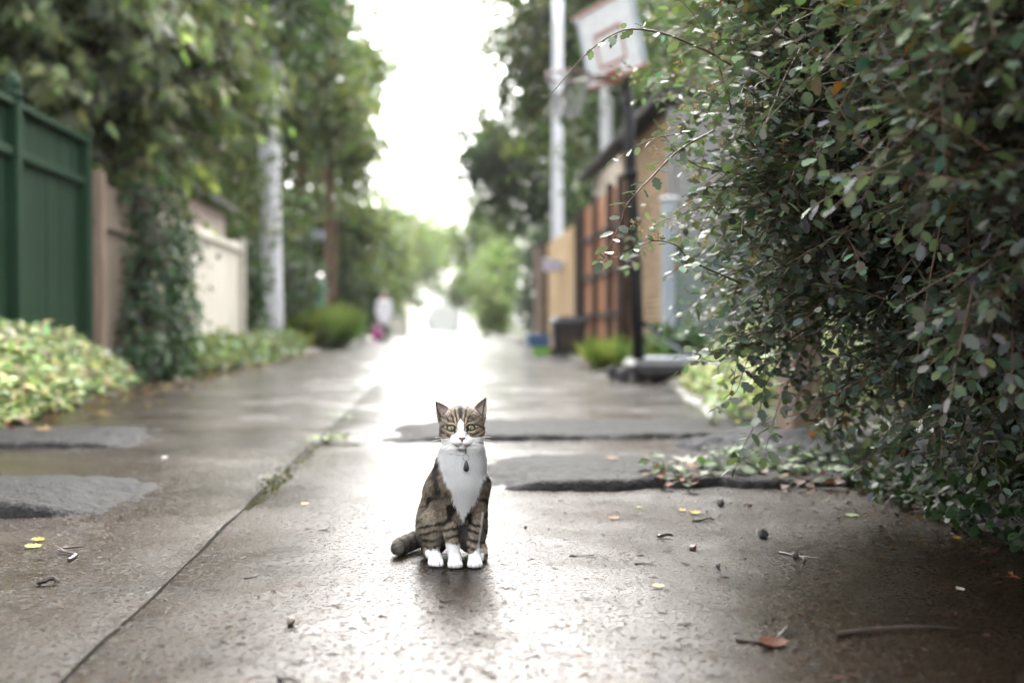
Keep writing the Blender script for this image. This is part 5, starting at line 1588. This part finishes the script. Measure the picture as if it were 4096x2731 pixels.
def shrub():
    base = np.array([1.95, 3.25, .03])
    root = empty('flowering_shrub', base, 'large overhanging shrub with small lobed grey green leaves, right of the cat', 'shrub')
    blobs = [((1.60, 3.0, 1.15), (.95, 1.15, .80)), ((1.24, 2.66, 1.02), (.42, .35, .42)), ((1.16, 1.52, .98), (.46, .36, .34)), ((1.05, 1.42, 1.28), (.46, .36, .32)), ((1.38, 1.50, .60), (.40, .36, .30)), ((1.62, 2.65, 1.62), (.98, 1.0, .55)), ((1.50, 1.85, 1.05), (.72, .62, .62)), ((1.90, 2.9, .62), (.70, .8, .38)), ((1.45, 2.0, 1.70), (.75, .7, .45)), ((2.2, 3.9, 1.3), (.9, 1.0, 1.0))]
    # main branches from the base to the blobs
    for i in range(26):
        c, r = blobs[[0, 1, 4, 6, 7, 8][i % 6] % len(blobs)]
        e = np.array(c) + unit(rng.normal(size=3)) * np.array(r) * rng.uniform(.3, .85)
        s = base + np.array([rng.normal() * .16, rng.normal() * .22, 0])
        m_ = s * .45 + e * .55 + np.array([0, 0, .35 * rng.uniform(.5, 1.2)])
        cv = bez([s, m_, e], 12)
        add('branch', *tube(cv, np.linspace(.011, .003, 12), 6), M['bark'], root, smooth=True)
    pos = []; al = []; nr = []
    tw = MB()
    ntw = 6200
    A, out = blob_points(blobs, 4400, 7, .10, .48)
    face = [((1.14, 2.70, 1.36), (.42, .40, .34)), ((1.12, 2.66, 1.05), (.42, .42, .36)), ((1.26, 2.75, .72), (.44, .42, .34)), ((1.62, 2.5, .50), (.42, .40, .28)), ((1.20, 2.6, 1.62), (.44, .4, .30)), ((1.10, 1.75, 1.18), (.40, .40, .36)), ((1.25, 1.8, .85), (.38, .42, .34))]
    A2, out2 = blob_points(face, 3600, 7, .13, .5)
    A = np.concatenate([A, A2]); out = np.concatenate([out, out2])
    kp = A[:, 0] > .76 + .05 * rng.normal(size=len(A)); A, out = A[kp], out[kp]; ntw = len(A)
    def twig_leaves(curve, spacing, lsz, sink, jitter=.3):
        P, T, a_, b_ = frames(curve)
        L = np.concatenate([[0], np.cumsum(np.linalg.norm(np.diff(P, axis=0), axis=1))])
        s = spacing * .6; k = 0
        while s < L[-1]:
            i = min(np.searchsorted(L, s) - 1, len(P) - 2); i = max(i, 0)
            u = (s - L[i]) / (L[i + 1] - L[i] + 1e-9); p = P[i] * (1 - u) + P[i + 1] * u; t = T[i]
            ang = (k % 2) * math.pi + rng.normal() * .5
            sd = a_[i] * math.cos(ang) + b_[i] * math.sin(ang)
            d = unit(t * .55 + sd * .9 + rng.normal(size=3) * jitter * .5 + np.array([0, 0, -.12]))
            up = unit(np.array([0, 0, 1.0]) + rng.normal(size=3) * jitter)
            sink(p + d * .006, d, up, lsz * rng.uniform(.65, 1.2))
            s += spacing * rng.uniform(.7, 1.3); k += 1
        sink(P[-1], unit(T[-1] + rng.normal(size=3) * .15), unit(np.array([0, 0, 1.0]) + rng.normal(size=3) * .3), lsz * rng.uniform(.6, .9))
    def sink(p, d, u, s): pos.append(p); al.append(d); nr.append(u); sz.append(s)
    sz = []
    for k in range(ntw):
        o_ = out[k]; a0 = A[k]
        if a0[2] < .16: continue
        d = unit(o_ * .8 + rng.normal(size=3) * .55 + np.array([-.25, -.1, -.05]))
        L = rng.uniform(.12, .30)
        cv = bez([a0 - d * L * .5, a0, a0 + d * L * .5 + np.array([0, 0, -.10 * L])], 6)
        tw.add(tube(cv, np.linspace(.0022, .0009, 6), 3, False))
        twig_leaves(cv, .0235, .035, sink)
    tag(add('twigs', *tw.out(), M['twig'], root), kind='stuff')
    pos, al, nr, sz = map(np.array, (pos, al, nr, sz)); n = len(pos)
    cols = palette(LEAFC, n, .22)
    odd = rng.random(n); cols[odd < .010] = (.16, .12, .03); cols[odd > .997] = (.20, .08, .02)
    near = (pos[:, 0] < 1.45) & (pos[:, 1] < 3.3)
    for k_, (msk, tm) in enumerate(((near, T_LOBED), (~near, T_SIMPLE))):
        V, F, C = scatter(tm[0], tm[1], pos[msk], al[msk], nr[msk], sz[msk] * (1.0 if k_ == 0 else 1.15), cols[msk])
        tag(add('foliage', V, F, M['leaf'], root, col=C), kind='stuff')
    # the sprays that stick out and are in focus: every leaf is its own piece
    mes = [leaf_mesh(c) for c in LEAFC] + [leaf_mesh((.10, .13, .085))]
    cnt = [0]
    def sink_obj(p, d, u, s):
        if cnt[0] < 298: put_leaf(mes[int(rng.integers(0, len(mes)))], root, p, d, u, s); cnt[0] += 1
    def spray(pts, r0=.0026, r1=.0007, spacing=.026, lsz=.036, part=(0, 1)):
        c = bez([W(*p) for p in pts], 26)
        add('branch', *tube(c, np.linspace(r0, r1, 26), 6), M['twig'], root, smooth=True)
        i0, i1 = int(part[0] * 25), int(part[1] * 25) + 1
        twig_leaves(c[i0:i1], spacing, lsz, sink_obj, .35)
    spray([(1790, 230, 2.62), (1665, 140, 2.56), (1576, 97, 2.52), (1515, 75, 2.5), (1448, 67, 2.48), (1398, 85, 2.47), (1348, 123, 2.46), (1310, 164, 2.45), (1263, 218, 2.45), (1238, 222, 2.45)], .0040, .0005, .022, 0.036, (.05, .66))
    spray([(1640, 300, 2.66), (1560, 345, 2.58), (1499, 405, 2.52), (1441, 468, 2.47), (1426, 508, 2.45), (1401, 563, 2.43), (1382, 602, 2.42)], .0030, .0006, .022, 0.038)
    spray([(1700, 650, 2.66), (1590, 600, 2.54), (1555, 565, 2.5), (1500, 553, 2.47), (1440, 580, 2.45), (1385, 602, 2.44)], .0026, .0005, .021, 0.031)
    spray([(1600, 300, 2.62), (1500, 319, 2.52), (1455, 340, 2.5), (1402, 372, 2.48)], .0018, .0005, .024, 0.031)
    spray([(1720, 60, 2.6), (1680, -10, 2.55), (1640, -60, 2.5)], .0022, .0007, .022, 0.036)
    spray([(1680, 250, 2.66), (1640, 120, 2.6), (1590, 30, 2.58), (1540, -15, 2.57)], .0026, .0008, .022, 0.036)
    spray([(1780, 470, 2.62), (1660, 470, 2.55), (1570, 490, 2.5), (1500, 520, 2.47)], .0024, .0006, .018, 0.026)
    spray([(1790, 760, 2.8), (1700, 800, 2.74), (1640, 830, 2.7), (1590, 808, 2.68)], .0022, .0006, .026, 0.041)
    spray([(1790, 700, 2.85), (1720, 820, 2.8), (1690, 900, 2.76), (1640, 940, 2.74)], .0022, .0006, .024, 0.041)
    spray([(1820, 780, 2.85), (1760, 880, 2.8), (1740, 960, 2.78), (1700, 1040, 2.75), (1690, 1075, 2.75)], .0022, .0006, .026, 0.046)
    spray([(1850, 800, 2.9), (1800, 900, 2.85), (1770, 990, 2.82), (1755, 1050, 2.8)], .0022, .0006, .026, 0.046)
    spray([(1700, 400, 2.68), (1600, 380, 2.62), (1540, 330, 2.6), (1510, 290, 2.6)], .0024, .0006, .019, 0.031)
    spray([(1760, 600, 2.7), (1660, 640, 2.62), (1600, 700, 2.6), (1570, 720, 2.6)], .0024, .0006, .022, 0.034)
    # spent flower heads: little umbels of brown capsules
    ico = lathe([(.0005, -.0016), (.0015, -.0008), (.0017, .0006), (.0004, .0018)], 5)
    M['seed'] = mat_noise('seed_head', (.16, .09, .03), (.42, .33, .11), 300, .6)
    spots = [(1562, 300), (1600, 250), (1530, 295), (1640, 200), (1475, 525), (1510, 545), (1455, 515), (1545, 520), (1580, 470), (1660, 330), (1600, 410), (1690, 560), (1620, 560), (1570, 250), (1720, 240), (1750, 480), (1800, 330), (1640, 90), (1560, 150), (1500, 350)]
    for (px, py) in spots:
        c0 = W(px, py, 2.50 + rng.uniform(-.04, .10)); mb = MB()
        for j in range(16):
            d = unit(rng.normal(size=3) + np.array([-.3, -.2, .5])); q = c0 + d * rng.uniform(.008, .016)
            mb.add(tube([c0, q], .0004, 3, False)); mb.add((ico[0] * rng.uniform(.8, 1.4) + q, ico[1]))
        tag(add('seed_head', *mb.out(), M['seed'], root), kind='stuff')
shrub()

# dark ivy hedge behind it, running past the right edge of the view; unseen near end added to shade the foreground
tree('ivy_hedge', 'dark ivy hedge in deep shade at the right edge', (2.6, 2.9, 0), 1.8, [((2.45, 3.1, 1.0), (.75, 1.3, 1.15)), ((2.3, 2.5, .45), (.62, .9, .55)), ((2.3, .7, 1.0), (.75, 1.5, 1.15)), ((2.9, 4.8, 1.2), (.8, 1.2, 1.3))], 12000, .075, [(.018, .032, .016), (.028, .045, .022), (.014, .024, .012)], 'hedge', .07, tmpl=T_ROUND, leafmat='leaf', shell=.35, droop=.6, clump=14, spread=.12)

# sawn timber post under the shrub
q0 = G(1850, 1012)
r_ = empty('timber_post', (q0[0], q0[1], 0), 'tan timber fence post standing under the shrub', 'post')
add('shaft', *box((q0[0], q0[1] + .09, .62), (.165, .165, 1.3), rz=.15, bev=.008), M['wood_grey'], r_)
add('staple', *tube([(q0[0] - .05, q0[1] - .002, .52), (q0[0] + .06, q0[1] + .0, .56)], .004, 5), M['wire'], r_)
# orange dead leaves caught on the hanging stems
DEAD = [(.24, .11, .015), (.20, .08, .015)]
k = 0
for (px, py, yy) in ((1858, 965, 4.3), (1862, 985, 4.3), (1940, 940, 4.0), (1944, 955, 4.0), (1937, 968, 4.0), (2090, 880, 3.6)):
    p = W(px, py, yy)
    V, F = T_ROUND
    al_ = unit(np.array([rng.normal() * .3, rng.normal() * .3, -1.0])); nr_ = unit(np.array([rng.normal() * .4, -1, .2]))
    Vv, Ff, Cc = scatter(V, F, p[None], al_[None], nr_[None], [.045], np.array([DEAD[k % 2]]))
    o = add('dead_leaf', Vv, Ff, M['leaf_dead'], col=Cc)
    tag(o, ['orange dead leaf at the foot of the timber post, upper of two', 'orange dead leaf at the foot of the timber post, lower of two', 'orange dead leaf right of the timber post, topmost of three', 'orange dead leaf right of the timber post, middle of three', 'orange dead leaf right of the timber post, lowest of three', 'lone orange dead leaf far right among the dark ivy'][k], 'leaf', 'orange dead leaves hanging by the timber post'); k += 1

# ================================================================== SMALL THINGS ON THE ROAD
def on_road(px, py, lift=0.0):
    p = G(px, py); z = float(road_z(np.array([p[0]]), np.array([p[1]]))[0]); return np.array([p[0], p[1], z + lift])

def curled_leaf(px, py, size, c, label, yaw, curl=.25, lift=.004, name='fallen_leaf', tmpl='lobed', group=None, aspect=1.0):
    p = on_road(px, py, lift)
    V, F = (T_LOBED if tmpl == 'lobed' else T_ROUND)
    V = V.copy(); V[:, 1] *= aspect
    V[:, 2] += curl * (V[:, 0] - .5) ** 2 + curl * .9 * V[:, 1] ** 2
    V[:, 2] -= V[:, 2].min()
    V = V + np.random.default_rng(int(px)).normal(size=V.shape) * .02
    V[:, 2] = np.maximum(V[:, 2], 0)
    a = np.array([math.cos(yaw), math.sin(yaw), 0.0]); n = unit(np.array([.12, -.15, 1.0]))
    Vv, Ff, Cc = scatter(V, F, (p - a * size / 2)[None], a[None], n[None], [size], np.array([c]))
    Vv[:, 2] += p[2] - min(Vv[:, 2].min(), p[2])
    o = empty(name, p, label, 'leaf', group)
    add('blade', Vv, Ff, M['leaf_dead'], o, col=Cc)
    add('stalk', *tube([p - a * size / 2, p - a * size * .75 + np.array([0, 0, .004]), p - a * size * .95 + np.array([.004, 0, .001])], .0009, 4), M['twig'], o)
    return o
YL = (.36, .22, .012); PG = (.26, .27, .10); TN = (.33, .22, .10); RD = (.075, .030, .018)
curled_leaf(1596, 1180, .040, YL, 'bright yellow curled leaf on the wet concrete right of the cat', 2.6, .7)
curled_leaf(1568, 1174, .030, (0.300, 0.198, 0.042), 'small tan yellow leaf touching the bright yellow leaf', .3, .3)
curled_leaf(1985, 1118, .105, PG, 'large pale yellow green curled leaf near the weeds on the right', 3.3, .55)
curled_leaf(1958, 1186, .045, (0.216, 0.252, 0.132), 'flat pale green leaf on the dark concrete below the large curled leaf', .1, .1)
curled_leaf(2198, 1236, .030, YL, 'yellow leaf lying alone in the dark right foreground', .4, .3)
curled_leaf(88, 1240, .034, YL, 'yellow leaf on the concrete at the far left', .5, .6)
curled_leaf(76, 1254, .044, (0.180, 0.228, 0.060), 'pale green leaf just below the yellow leaf at far left', .1, .2)
curled_leaf(1405, 1078, .060, (0.132, 0.060, 0.030), 'brown curled leaf on the asphalt patch right of the cat', -.3, .5, .045)
curled_leaf(1512, 1349, .032, (0.300, 0.252, 0.144), 'pale tan leaf on the wet concrete in the right foreground', .3, .15)
curled_leaf(1468, 1168, .022, (0.132, 0.204, 0.042), 'tiny green leaf between the cat and the yellow leaf', .2, .3)
curled_leaf(100, 1003, .085, (0.144, 0.090, 0.036), 'tan dead leaf on the far left asphalt patch', .4, .5, .035)
curled_leaf(1410, 1193, .040, (0.156, 0.078, 0.036), 'thin brown leaf with a stalk right of the cat', .1, .4)
curled_leaf(1880, 1030, .075, (0.240, 0.156, 0.036), 'golden curled leaf on the crumbled asphalt by the post', 2.4, .5, .08)
curled_leaf(1985, 1070, .055, (0.204, 0.132, 0.066), 'tan curled leaf on the soil right of the weeds', 2.9, .5, .03)
curled_leaf(1585, 1082, .150, (0.228, 0.216, 0.186), 'big dried silvery leaf standing up among the weeds', 2.85, .9, .03)
curled_leaf(2205, 1358, .028, (0.330, 0.300, 0.252), 'small whitish leaf in the dark right foreground', .6, .5)
curled_leaf(1775, 1482, .060, RD, 'dark red brown leaf at the lower right', .2, .5)
curled_leaf(700, 1155, .030, TN, 'small tan leaf beside the water in the joint', .5, .3)

def stone(px, py, r, c, label, name='stone', group=None):
    p = on_road(px, py)
    f = Field((-1.5, -1.5, -1.2), (1.5, 1.5, 1.3), .18)
    s = np.random.default_rng(int(px * 7 + py))
    f.d[:] = 1.0
    X, Y, Z = np.meshgrid(*f.ax, indexing='ij')
    d = np.sqrt(X ** 2 + (Y * 1.1) ** 2 + (Z * 1.15) ** 2) - 1.25
    for _ in range(9):
        n_ = unit(s.normal(size=3)); d = np.maximum(d, X * n_[0] + Y * n_[1] + Z * n_[2] - s.uniform(.70, .95))
    f.d = d.astype(np.float32)
    V, F = f.mesh(0)
    V = V * r; V[:, 2] -= V[:, 2].min(); V += p - np.array([0, 0, r * .12])
    M.setdefault('stone_%s' % c[0], mat_noise('stone_%s' % c[0], c[1], c[2], 60, .5, .5, 200))
    return tag(add(name, V, F, M['stone_%s' % c[0]], smooth=False), label, 'stone', group)
SB = ('brown', (.035, .025, .02), (.08, .06, .045)); SD = ('dark', (.010, .010, .011), (.03, .028, .028)); SR = ('red', (.06, .025, .02), (.12, .05, .04))
stone(668, 1430, 0.0098, SB, 'brown stone on the concrete left of the cat, largest of the loose stones')
stone(1591, 1262, 0.0086, SR, 'reddish cube shaped stone in the right foreground')
stone(1655, 1160, 0.0133, SD, 'dark lump of asphalt just in front of the weeds')
stone(1752, 1232, 0.0133, SD, 'flat dark lump of asphalt in the dark right foreground')
stone(1826, 1282, 0.0078, SD, 'small round dark stone right of the reddish stone')
stone(1722, 1163, 0.0070, SR, 'small reddish stone right of the asphalt lump')
stone(1649, 1303, 0.0062, SD, 'small black stone below the reddish cube shaped stone')
stone(1207, 1212, 0.0047, SD, 'tiny dark pebble just right of the cat')
stone(377, 1058, 0.0109, ('pale', (.35, .33, .31), (.5, .48, .45)), 'pale round pebble between the two left asphalt patches')

def twig(px0, py0, px1, py1, r, label, bend=.15, fork=False):
    a, b = on_road(px0, py0, r * .9), on_road(px1, py1, r * .9)
    s = np.random.default_rng(int(px0 * 3 + py1)); L = np.linalg.norm(b - a)
    sd = np.array([-(b - a)[1], (b - a)[0], 0]) / (L + 1e-9)
    c = bez([a, a * .65 + b * .35 + sd * L * bend * s.normal() + [0, 0, r * .3], a * .3 + b * .7 + sd * L * bend * s.normal() + [0, 0, r * .8], b], 9)
    root = empty('twig', a, label, 'twig')
    add('stem', *tube(c, np.linspace(r, r * .45, 9) * s.uniform(.7, 1.3, 9), 6), M['twig_dark'], root)
    if fork:
        m_ = c[4]; d = unit(b - a) * L * .35 + sd * L * .25 + [0, 0, r * 1.5]
        add('side_shoot', *tube([m_, m_ + d * .5, m_ + d], np.linspace(r * .6, r * .25, 3), 5), M['twig_dark'], root)
    return root
M['twig_dark'] = mat_noise('twig_wet', (.014, .009, .007), (.04, .025, .018), 40, .4)
twig(158, 1285, 195, 1252, .0050, 'crooked dark twig on the concrete at left', .3, True)
twig(86, 1338, 131, 1334, .0090, 'short thick dark piece of bark at the far left', .05)
twig(1308, 1276, 1372, 1284, .0020, 'thin dark twig right of the cat’s feet'.replace('’s', ''), .1, True)
twig(1458, 1296, 1510, 1300, .0024, 'slender brown twig lying in the right foreground', .1, True)
twig(1010, 1376, 1062, 1380, .0028, 'dark twig lying in the reflection of the cat', .15)
twig(980, 1402, 1010, 1404, .0020, 'short twig below the reflection of the cat', .1)
twig(1510, 1235, 1545, 1233, .0060, 'stubby black bit of bark right of the cat', .05)
twig(1590, 1198, 1640, 1194, .0040, 'dark twig just behind the reddish stone', .1)
twig(1790, 1270, 1842, 1296, .0034, 'dark twig in the shaded right foreground', .2, True)
twig(1690, 1470, 1830, 1452, .0045, 'long dark twig at the lower right', .2, True)
twig(1920, 1462, 2190, 1448, .0055, 'longest dark stick in the lower right shade', .06)
twig(640, 1552, 690, 1566, .0050, 'reddish brown stick at the bottom edge left of centre', .2)
twig(1090, 1450, 1140, 1462, .0022, 'thin twig lying low in the centre foreground', .15)
twig(1040, 1350, 1060, 1352, .0016, 'tiny twig just below the paws', .1)
twig(880, 1330, 905, 1326, .0020, 'small dark twig left of the tail', .2, True)
twig(730, 1215, 770, 1209, .0020, 'thin brown twig left of the cat, near the water', .15, True)
twig(1160, 1352, 1185, 1350, .0018, 'small forked twig right of the reflection', .15, True)
twig(560, 1320, 590, 1312, .0018, 'small twig in the left foreground', .15)

# crumbs, needles and bark fragments nobody could count
n = 2400
px = np.concatenate([rng.uniform(1080, 2300, 1800), rng.uniform(60, 1080, 600)]); py = 1130 + 430 * rng.random(n) ** 1.25
px[:500] = rng.normal(2000, 150, 500); py[:500] = rng.normal(1250, 40, 500).clip(1140, 1400)
py[1800:] = 1180 + 380 * rng.random(600)
Gp = np.array([G(a, b) for a, b in zip(px, py)])
Gp[:, 2] = road_z(Gp[:, 0], Gp[:, 1]) + .0012
a = rng.uniform(0, np.pi * 2, n)
V, F, C = scatter(T_NARROW[0] * [1, .8, .6], T_NARROW[1], Gp, np.stack([np.cos(a), np.sin(a) * .6, .05 * np.ones(n)], 1), np.tile([0, 0, 1.0], (n, 1)) + rng.normal(size=(n, 3)) * .25, .005 + .028 * rng.random(n) ** 2.2, palette([(.018, .011, .008), (.03, .018, .012), (.012, .009, .008), (.06, .035, .02)], n))
tag(add('bark_crumbs', V, F, M['leaf_dead'], col=C), 'dark bark crumbs and needles strewn over the wet concrete', 'debris', kind='stuff')
# soil crumbs and dead leaves under the shrub
n = 1500
x = 1.15 + rng.random(n) ** .7 * 1.1; y = rng.uniform(2.0, 5.2, n)
z = np.maximum(road_z(x, y), -.02 + .05 * sstep(-.10, .35, x - 1.5)) + .012
pts = np.stack([x, y, z], 1)
plant_mass('leaf_litter', 'wet brown leaf litter on the soil under the big shrub', 'litter', pts, .032, [(.03, .016, .010), (.02, .012, .008), (.05, .026, .014), (.09, .05, .018)], T_SIMPLE, 'leaf_dead', up=1.6, kind='stuff')

# moss and grit gathered in the joint
n = 700
y = 3.6 + 2.6 * rng.random(n) ** 1.2; x = YG + rng.normal(size=n) * .022 * (1 + (y > 4.2) * .8)
keep_ = fbm(np.stack([0 * y, y, 0 * y], 1), 3.0, 83) > .42; x, y = x[keep_], y[keep_]
plant_mass('moss', 'moss and wet grit gathered along the joint left of the cat', 'moss', np.stack([x, y, road_z(x, y) + .004], 1), .016, [(.035, .045, .012), (.05, .06, .015), (.02, .016, .01), (.03, .02, .014)], T_ROUND, 'leaf_dead', up=1.5, kind='stuff')

# weeds ------------------------------------------------------------------
def weed(px, py, label, nl, sz, cols, spread=.05, lean=.4, name='weed', h=.05, dead=.0, lift=0.0, group=None):
    p = on_road(px, py, lift)
    root = empty(name, p, label, 'weed', group)
    mb = MB(); P_, A_, N_ = [], [], []
    for k in range(nl):
        a = rng.uniform(0, 2 * np.pi); r = spread * rng.random() ** .6
        t = p + np.array([r * math.cos(a), r * math.sin(a), h * rng.uniform(.3, 1.0)])
        mb.add(tube(bez([p + [0, 0, -.01], p * .5 + t * .5 + [0, 0, h * .3], t], 5), np.linspace(.0016, .0009, 5), 4, False))
        P_.append(t); A_.append(unit(np.array([math.cos(a), math.sin(a), rng.uniform(-.3, .3)]))); N_.append(unit(np.array([math.cos(a) * lean, math.sin(a) * lean, 1.0]) + rng.normal(size=3) * .25))
    M.setdefault('stem', mat_plain('weed_stem', (.08, .10, .03), .5))
    add('stems', *mb.out(), M['stem'], root)
    for k in range(nl):
        c = np.array(cols[int(rng.integers(0, len(cols)))]) * rng.uniform(.75, 1.3)
        Vv, Ff, Cc = scatter(*T_ROUND, P_[k][None], A_[k][None], N_[k][None], [sz * rng.uniform(.6, 1.25)], c[None])
        add('leaf', Vv, Ff, M['leaf'], root, col=Cc)
WG = [(.035, .07, .02), (.05, .09, .028), (.07, .11, .04)]
weed(1530, 1105, 'low weed at the left end of the weed strip by the shrub', 25, 0.050, [(.06, .09, .035), (.12, .06, .03), (.05, .08, .03)], .10, h=0.090)
weed(1660, 1100, 'round leaved weed in the middle of the strip by the shrub', 35, 0.050, WG, .11, h=0.090)
weed(1725, 1098, 'broad leaved bright green weed in the strip by the shrub', 32, 0.061, WG + [(.14, .22, .07)], .10, h=0.120)
weed(1800, 1095, 'pale round leaved weed near the golden leaf', 28, 0.061, WG + [(.14, .20, .10)], .10, h=0.105)
weed(1870, 1108, 'small weed at the right end of the strip by the shrub', 22, 0.033, WG, .09, h=0.075)
weed(1580, 1118, 'reddish weed in front of the big dried leaf', 22, 0.044, [(.12, .05, .025), (.07, .03, .018), (.07, .10, .03)], .10, h=0.053)
weed(1840, 1118, 'dark reddish weed beside the large pale curled leaf', 19, 0.044, [(.10, .04, .025), (.06, .03, .02)], .12, h=0.045)
weed(748, 1012, 'mossy weed clump growing in the joint left of the cat', 46, .030, [(.09, .13, .02), (.13, .17, .03), (.05, .08, .02)], .10, h=.05)
weed(815, 1018, 'small weed on the concrete right of the mossy clump', 10, .022, [(.07, .10, .02), (.10, .06, .03)], .05, h=.025)
weed(790, 955, 'far little weed in the joint beyond the mossy clump', 14, .035, [(.10, .13, .05), (.06, .09, .03)], .09, h=.04)
weed(625, 1097, 'tiny sprig with wet leaves at the end of the water', 12, .024, [(.07, .06, .04), (.10, .08, .05)], .06, h=.025)
weed(1640, 985, 'thin weed at the edge of the far asphalt patch', 26, .032, [(.06, .10, .03), (.09, .13, .04)], .16, h=.16)
weed(1690, 1060, 'young weed under the lowest shrub leaves', 16, .036, WG, .12, h=.12)
# dark creeping ivy at the right edge
n = 2600
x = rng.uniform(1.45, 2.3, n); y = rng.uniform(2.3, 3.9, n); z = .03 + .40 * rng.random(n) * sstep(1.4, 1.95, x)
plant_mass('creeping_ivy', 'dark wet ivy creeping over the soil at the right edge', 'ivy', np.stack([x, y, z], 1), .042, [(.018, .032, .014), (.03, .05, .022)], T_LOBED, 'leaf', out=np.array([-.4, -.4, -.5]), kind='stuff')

# ================================================================== DAMP AIR
hz = bpy.data.materials.new('damp_air'); hz.use_nodes = True
nt = hz.node_tree; nt.nodes.clear()
o_ = nt.nodes.new('ShaderNodeOutputMaterial'); pv = nt.nodes.new('ShaderNodeVolumePrincipled')
pv.inputs['Color'].default_value = (.95, .96, .97, 1); pv.inputs['Density'].default_value = .00035; pv.inputs['Anisotropy'].default_value = 0.0
nt.links.new(pv.outputs['Volume'], o_.inputs['Volume'])
o = add('haze', *box((0, 62, 8.5), (1300, 1300, 19.0)), hz); o.location = (0, 0, 0); tag(o, kind='stuff')
